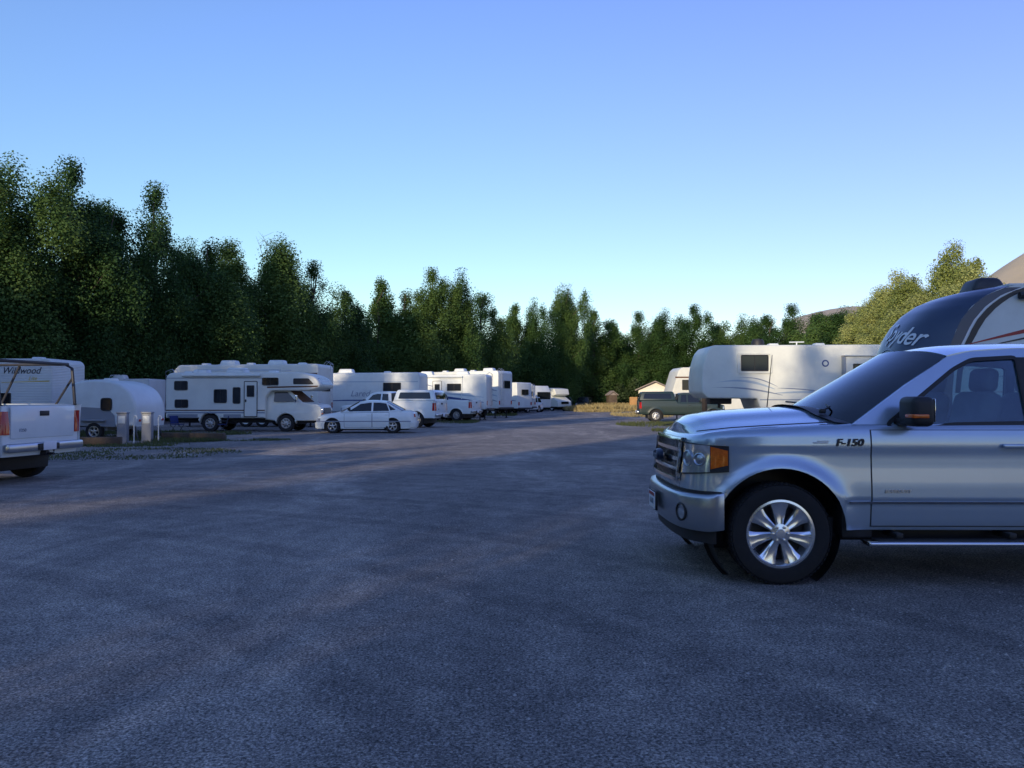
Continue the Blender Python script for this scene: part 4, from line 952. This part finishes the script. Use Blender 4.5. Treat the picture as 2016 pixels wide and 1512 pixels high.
def trunkmesh(seed,H,Rr,LB,dead=False):
    rng=random.Random(seed); m=MB(); pts=[];rad=[]
    for k in range(9):
        t=k/8; pts.append((rng.uniform(-.12,.12)*k*.5,rng.uniform(-.12,.12)*k*.5,H*.92*t)); rad.append(.30*(1-t)**.8+.02+(.12 if k==0 else 0))
    m.tube(pts,rad,9)
    for c in rng.sample(LB,min(len(LB),26)):
        z0=max(.8,c[2]-rng.uniform(1.2,3.0)); f=z0/(H*.92); i=min(7,int(f*8)); p=Vector(pts[i]).lerp(Vector(pts[i+1]),f*8-i)
        c=Vector([float(q) for q in c]); mid=p.lerp(c,.5)+Vector((0,0,-.25)); m.tube([p,mid,c],[.09*(1-f*.6),.05,.015],5)
    if dead:
        for k in range(4):
            a=rng.random()*6.28; x,y=rng.uniform(-.8,.8),rng.uniform(-.8,.8); z=H*.84
            p=Vector((x,y,z)); q=p+Vector((math.cos(a)*.5,math.sin(a)*.5,H*.13)); r_=q+Vector((math.cos(a)*.5,0,H*.05))
            m.tube([p,q,r_],[.025,.015,.006],4)
            for j in range(4):
                b=q.lerp(r_,j/4); m.tube([b,b+Vector((rng.uniform(-.5,.5),rng.uniform(-.5,.5),rng.uniform(.2,.6)))],[.010,.004],4)
    return m
VAR=[]
for i,(H,Rr,lb,per,sz,st,mt,dd) in enumerate([(15,4.2,165,560,.130,'cotton',LEAF,0),(15,3.9,160,560,.130,'cotton',LEAF,0),(14,4.2,160,560,.130,'cotton',LEAF,1),(14,2.7,110,520,.135,'spire',LEAF,0),(13,4.2,200,500,.135,'round',LEAFLIT,0),(10,3.8,125,500,.150,'round',LEAF,0),(15,3.4,150,560,.130,'cotton',LEAF,0)]):
    V,LB=crown(300+i,H,Rr,lb,per,sz,st); cm=np_mesh('crown',V,len(V),mt)
    t=trunkmesh(i,H,Rr,LB,dd).obj('trunk',BARK,None); tm=t.data; bpy.data.objects.remove(t); VAR.append((H,Rr,tm,cm))
def tree(x,y,h,v,w=None,label='tall leafy cottonwood tree in evening shade',grp='trees bordering the lot',name='tree'):
    H,Rr,tm,cm=VAR[v]; s=h/H; sw=(w*1.22/(2*Rr)) if w else s
    T=thing(name,label,'tree',(x,y,0),random.uniform(0,360),grp); T.scale=(sw,sw,s)
    for nm,me in(('trunk',tm),('crown',cm)):
        o=bpy.data.objects.new(nm,me); COL.objects.link(o); o.parent=T
LT='tall leafy cottonwood with sunlit crown top'
TR=[(-28.3,45,15.0,0,8.0),(-25.9,47,15.3,1,6.6),(-25.2,50,14.2,6,6),(-23.2,52,15.2,1,6.2),(-21.2,56,13.2,6,6.2),(-24.0,60,13.2,0,7),(-18.7,64,14.0,2,8.2),(-21.3,60,11.2,3,5.5),(-16.4,66,12.6,1,6.2),(-14.6,70,11.0,3,4.6),(-17.4,92,9.0,5,7),
(-12.8,78,13.2,3,5.6),(-10.6,80,12.9,6,6.4),(-8.2,82,14.6,1,6.8),(-5.5,85,15.0,0,7.0),(-3.4,90,14.0,6,6.0),(-1.6,110,10.5,5,6),(.5,106,14.0,3,5.6),(3.0,108,14.8,0,6.6),(6.9,112,17.2,2,6.8),(10.6,122,11.0,5,7),
(12.1,119,14.7,3,6),(15.7,122,14.0,6,7.2),(19.4,123,14.6,1,7.8),(23.7,125,15.3,0,8.6),(28.6,126,16.0,1,8.2),(32.9,128,13.8,5,9),(36.1,125,14.4,0,8.6),(38.6,120,14.6,6,8.2),(40.1,115,14.8,1,8.6),(42.5,110,13.0,5,9)]
for a in TR: tree(a[0],a[1],a[2],a[3],a[4])
for a in [(41.5,100,12.8,0,8.0),(40.6,95,12.2,6,8),(38.6,98,12.0,5,9),(41.2,93,12.0,0,8)]: tree(*a[:5],label=LT)
WL='bushy willow in evening sun, sunlit yellow-green put into its leaves'
for a in [(39.4,86,13.2,4,7.5),(37.2,82,11.6,4,7.5),(38.2,79,14.0,4,7.5),(37.2,75,12.8,4,7.5),(39.6,72,15.4,4,7.2),(41.3,73,13.8,4,5),(32.6,68,8.8,4,7.5),(35.2,70,10.5,4,8),(36.0,66,10.5,4,8),(39.0,68,12.4,4,8),(40.6,80,12.6,4,7)]: tree(*a[:5],label=WL,name='willow_tree')
rng=random.Random(5)
for k in range(16):
    t=k/15; x=-33+t*36; y=54+t*66; tree(x+rng.uniform(-1,1),y+rng.uniform(-1,1),rng.uniform(8.5,10.5),rng.choice([0,5,2,6]),8)
for k in range(11):
    tree(4+k*4.6,131+rng.uniform(-2,2)-max(0,k-6)*2,rng.uniform(9.5,11.5),rng.choice([0,5,6]),8)
def shade_row(pts):  # out-of-view trees added to keep low sun off the lot
    for x,y,h,w in pts: tree(x,y,h,rng.choice([0,1,2]),w,label='unseen cottonwood added to shade the lot')
shade_row([(-33,38,10,8),(-36,29,12,9),(-38,20,13,9),(-39,12,13,9)])
shade_row([(-45,24,15,9),(-46,14,15,9),(-47,4,16,9),(-50,32,14,9)])  # unseen, added to darken the lower half of the left trees
H2=[16,17,17.5,8.5,17,17,16,16,15]; H3=[16,17,17,9,17,17,17,16]; W2=[8,8,5.4,5,5.4,8,8,8,8]; W3=[8,8,5.6,5,5.6,8,8,8]  # heights and widths shaped to let a thin sun streak through
shade_row([(-36+5.2*k,3-4.4*k,H2[k],W2[k]) for k in range(9)])
shade_row([(-44+6*k,-6-4.6*k,H3[k],W3[k]) for k in range(8)])
def scatter_mass(name,paths,label,size,mt,cat):
    r=np.random.default_rng(3); C=[];N_=[]
    for (x0,y0,x1,y1,h,dep,n) in paths:
        t=r.random(n); hh=h*(.55+.45*np.sin(t*23)*np.sin(t*57+1)); z=r.random(n)**.8*hh
        off=r.normal(size=n)*dep*.4*(1-.5*z/h)
        dx,dy=x1-x0,y1-y0; L_=math.hypot(dx,dy)
        P=np.stack([x0+dx*t-dy/L_*off,y0+dy*t+dx/L_*off,z],axis=1); C.append(P)
        q=np.tile(np.array([0.1,-.8,.4]),(n,1)); N_.append(q)
    V=leaves(np.concatenate(C),np.concatenate(N_),size,r); me=np_mesh(name,V,len(V),mt)
    o=bpy.data.objects.new(name,me); COL.objects.link(o); o['kind']='stuff'; o['label']=label; o['category']=cat; return o
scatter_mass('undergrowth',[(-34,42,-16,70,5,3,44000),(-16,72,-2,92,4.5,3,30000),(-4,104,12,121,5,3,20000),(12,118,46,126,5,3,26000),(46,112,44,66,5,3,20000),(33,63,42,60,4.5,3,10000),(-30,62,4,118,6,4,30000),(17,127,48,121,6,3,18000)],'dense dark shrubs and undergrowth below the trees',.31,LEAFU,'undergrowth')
# ================================================================== grass
GG=leafmat('green_weeds',(.05,.07,.025),(.10,.12,.045),(.10,.12,.045)); GD=leafmat('dry_grass_blades',(.30,.23,.10),(.50,.40,.18),(.50,.40,.18))
def grass(name,patches,label,mt):
    r=np.random.default_rng(9); out=[]
    for cx,cy,rx,ry,n,h in patches:
        a=r.random(n)*6.283; q=np.sqrt(r.random(n))
        x=cx+rx*q*np.cos(a); y=cy+ry*q*np.sin(a)
        k=(np.sin(x*2.1+1)+np.sin(y*1.7+x*.8)+r.normal(size=n)*.6)>-.3; x=x[k];y=y[k];m=len(x)
        hh=h*(.4+.8*r.random(m)); th=r.random(m)*6.283; w=.010+.010*r.random(m)+h*.02; ln=r.normal(size=(m,2))*h*.35
        b0=np.stack([x-w*np.cos(th),y-w*np.sin(th),np.zeros(m)],1); b1=np.stack([x+w*np.cos(th),y+w*np.sin(th),np.zeros(m)],1)
        m0=np.stack([x+w*.6*np.cos(th)+ln[:,0]*.4,y+w*.6*np.sin(th)+ln[:,1]*.4,hh*.6],1); t0=np.stack([x+ln[:,0],y+ln[:,1],hh],1)
        out.append(np.stack([b0,b1,m0,t0],1))
    V=np.concatenate(out); me=np_mesh(name,V,len(V),mt); o=bpy.data.objects.new(name,me); COL.objects.link(o); o['kind']='stuff'; o['label']=label; o['category']='grass'
grass('weeds',[(-15,29,5,2.5,12000,.13),(-11,29.2,3,1.0,3500,.07),(-14,26,4,1.2,4500,.08),(-10.5,22,3,2.5,3500,.05),(-17,34,6,1.8,6000,.16),(9.5,37,3,4,7000,.12),(7.6,29,1.6,2,2500,.08),(8.5,46,2.5,4,4000,.15),(-3.6,52,1.5,4,2500,.12),(-1,74,1.5,6,2500,.2)],'patchy green weeds along the gravel edges',GG)
grass('dry_grass',[(13.5,99,7,5,16000,.7),(10,92,3,3,4000,.3),(11.5,72,2.5,8,4500,.25),(15,106,6,3,7000,.9),(8,120,10,4,5000,.7)],'tall dry grass at the end of the lot',GD)
# ================================================================== ground
def ground():
    m=bpy.data.materials.new('gravel'); m.use_nodes=True; nt=m.node_tree; N=nt.nodes; L=nt.links; b=N['Principled BSDF']
    b.inputs['Roughness'].default_value=.92; b.inputs['Specular IOR Level'].default_value=.15
    tc=N.new('ShaderNodeTexCoord')
    def noise(s,d=5,r=.6,vec=None,dist=0):
        n=N.new('ShaderNodeTexNoise'); n.inputs['Scale'].default_value=s; n.inputs['Detail'].default_value=d; n.inputs['Roughness'].default_value=r; n.inputs['Distortion'].default_value=dist
        L.new(vec or tc.outputs['Object'],n.inputs['Vector']); return n
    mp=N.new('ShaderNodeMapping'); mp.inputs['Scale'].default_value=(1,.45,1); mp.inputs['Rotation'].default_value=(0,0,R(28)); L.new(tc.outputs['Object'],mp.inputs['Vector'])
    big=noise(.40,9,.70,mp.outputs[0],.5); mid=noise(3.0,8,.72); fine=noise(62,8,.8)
    vo=N.new('ShaderNodeTexVoronoi'); vo.inputs['Scale'].default_value=100; L.new(tc.outputs['Object'],vo.inputs['Vector'])
    def ramp(src,stops):
        c=N.new('ShaderNodeValToRGB'); e=c.color_ramp.elements; e[0].position,e[0].color=stops[0][0],(*stops[0][1],1); e[1].position,e[1].color=stops[1][0],(*stops[1][1],1)
        for p,q in stops[2:]: k=e.new(p); k.color=(*q,1)
        L.new(src,c.inputs['Fac']); return c
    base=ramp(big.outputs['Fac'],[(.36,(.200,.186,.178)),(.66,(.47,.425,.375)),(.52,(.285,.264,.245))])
    md=ramp(mid.outputs['Fac'],[(.32,(.76,.76,.76)),(.68,(1.20,1.20,1.18))])
    fn=ramp(fine.outputs['Fac'],[(.40,(.30,.30,.31)),(.61,(1.72,1.70,1.66))])
    vr=ramp(vo.outputs['Color'],[(.05,(.42,.42,.43)),(.95,(1.62,1.60,1.56))])
    mt=N.new('ShaderNodeMapping'); mt.inputs['Location'].default_value=(9,2,0); L.new(tc.outputs['Object'],mt.inputs['Vector'])
    wv=N.new('ShaderNodeTexWave'); wv.wave_type='RINGS'; wv.rings_direction='Z'; wv.inputs['Scale'].default_value=.17; wv.inputs['Distortion'].default_value=.9; wv.inputs['Detail'].default_value=2; wv.inputs['Detail Scale'].default_value=.3
    L.new(mt.outputs[0],wv.inputs['Vector'])
    tk=ramp(wv.outputs['Fac'],[(.70,(.99,.99,.99)),(.97,(.86,.86,.87)),(.84,(1.10,1.09,1.07))])
    def mul(a,c):
        x=N.new('ShaderNodeMix'); x.data_type='RGBA'; x.blend_type='MULTIPLY'; x.inputs[0].default_value=1; x.clamp_result=False; L.new(a,x.inputs[6]); L.new(c,x.inputs[7]); return x.outputs[2]
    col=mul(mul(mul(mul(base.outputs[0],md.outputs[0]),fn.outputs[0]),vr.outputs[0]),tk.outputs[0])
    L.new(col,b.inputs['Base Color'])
    ad=N.new('ShaderNodeMath'); ad.operation='ADD'; L.new(fine.outputs['Fac'],ad.inputs[0]); L.new(vo.outputs['Distance'],ad.inputs[1])
    bp=N.new('ShaderNodeBump'); bp.inputs['Strength'].default_value=.9; bp.inputs['Distance'].default_value=.012; L.new(ad.outputs[0],bp.inputs['Height'])
    bp2=N.new('ShaderNodeBump'); bp2.inputs['Strength'].default_value=.3; bp2.inputs['Distance'].default_value=.03; L.new(mid.outputs['Fac'],bp2.inputs['Height']); L.new(bp.outputs['Normal'],bp2.inputs['Normal'])
    L.new(bp2.outputs['Normal'],b.inputs['Normal'])
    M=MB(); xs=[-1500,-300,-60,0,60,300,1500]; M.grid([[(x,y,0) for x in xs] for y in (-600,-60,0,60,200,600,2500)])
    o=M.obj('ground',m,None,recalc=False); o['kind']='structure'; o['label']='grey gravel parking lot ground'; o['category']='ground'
ground()
r=random.Random(2); M=MB()
ST=mat('loose_stone',(.55,.52,.48),.9,0,.7,30)
for i in range(12000):
    d=1.9+13*r.random()**1.5; a=r.uniform(-.66,.66); x,y=d*math.tan(a)*.98,d; s=r.uniform(.003,.009)*(1+.7*(r.random()<.07))
    p=[(s*r.uniform(.7,1.3),0,0),(0,s*r.uniform(.7,1.3),0),(-s*r.uniform(.7,1.3),0,0),(0,-s*r.uniform(.7,1.3),0),(r.uniform(-.3,.3)*s,r.uniform(-.3,.3)*s,s*r.uniform(.5,.9))]
    an=r.random()*6.28; ca,sa=math.cos(an),math.sin(an)
    M.add([(x+q[0]*ca-q[1]*sa,y+q[0]*sa+q[1]*ca,q[2]) for q in p],[(0,1,4),(1,2,4),(2,3,4),(3,0,4)])
o=M.obj('loose_gravel',ST,None,recalc=False,ang=10); o['kind']='stuff'; o['label']='loose gravel stones scattered on the lot'; o['category']='gravel'
# ================================================================== hill
HM=mat('dry_hillside',(.44,.36,.27),.95,0,.3,.012,col2=(.32,.27,.20),bump=.3,bs=.02,bd=6)
from mathutils import noise as mn
rows=[]
for j in range(50):
    y=420+j*16; rr=[]
    for i in range(80):
        x=130+i*12
        ridge=interp([(185,0),(215,60),(240,68),(270,72),(300,68),(340,74),(360,88),(400,117),(440,136),(560,180),(1100,240)],x*620/ max(y,420))
        h=ridge*math.exp(-((y-640)/170)**2)*(y/620)
        h+=14*mn.noise(Vector((x*.008,y*.008,0)))*min(1,h/30)+4*mn.noise(Vector((x*.03,y*.03,3)))*min(1,h/20)
        rr.append((x,y,max(-1,h)))
    rows.append(rr)
M=MB(); M.grid(rows); o=M.obj('hill',HM,None,ang=180); o['kind']='structure'; o['label']='bare dry hill in evening sun'; o['category']='hill'
# ================================================================== light, world, camera
EL=R(12); AX,AY=-.45,-.893
to_sun=Vector((AX*math.cos(EL),AY*math.cos(EL),math.sin(EL)))
sl=bpy.data.lights.new('sun','SUN'); sl.energy=4.4; sl.angle=R(.5); sl.color=(1,.82,.58)
so=bpy.data.objects.new('sun',sl); COL.objects.link(so); so.rotation_euler=to_sun.to_track_quat('Z','Y').to_euler(); so.location=(-30,-40,60)
w=bpy.data.worlds.new('World'); sc.world=w; w.use_nodes=True; nt=w.node_tree; N=nt.nodes; L=nt.links
bg=N['Background']; sky=N.new('ShaderNodeTexSky'); sky.sky_type='NISHITA'; sky.sun_disc=False
sky.sun_elevation=EL; sky.sun_rotation=math.atan2(AX,AY); sky.air_density=1.0; sky.dust_density=.3; sky.ozone_density=2.5; sky.altitude=800
tc=N.new('ShaderNodeTexCoord'); sp=N.new('ShaderNodeSeparateXYZ'); L.new(tc.outputs['Generated'],sp.inputs[0])
def vramp(src,a,b,c0,c1):
    mr=N.new('ShaderNodeMapRange'); mr.inputs['From Min'].default_value=a; mr.inputs['From Max'].default_value=b; mr.interpolation_type='SMOOTHSTEP'; L.new(src,mr.inputs['Value'])
    mx=N.new('ShaderNodeMix'); mx.data_type='RGBA'; mx.clamp_result=False; L.new(mr.outputs[0],mx.inputs[0]); mx.inputs[6].default_value=(*c0,1); mx.inputs[7].default_value=(*c1,1); return mx.outputs[2]
gz=vramp(sp.outputs['Z'],0.02,.42,(1.42,1.36,1.15),(1.55,1.50,2.12))
gx=vramp(sp.outputs['X'],-.6,.6,(1.16,1.22,1.02),(.97,.86,1.0))
def mulc(a,c):
    x=N.new('ShaderNodeMix'); x.data_type='RGBA'; x.blend_type='MULTIPLY'; x.inputs[0].default_value=1; x.clamp_result=False; L.new(a,x.inputs[6]); L.new(c,x.inputs[7]); return x.outputs[2]
L.new(mulc(mulc(sky.outputs[0],gz),gx),bg.inputs['Color']); bg.inputs['Strength'].default_value=.15
cam=bpy.data.cameras.new('camera'); co=bpy.data.objects.new('camera',cam); COL.objects.link(co); sc.camera=co
cam.sensor_width=36; cam.lens=28.25; cam.clip_end=6000; cam.clip_start=.05
co.location=(0,0,1.5); co.rotation_euler=(R(91.05),0,0)
sc.view_settings.view_transform='Standard'; sc.view_settings.look='None'; sc.view_settings.exposure=0
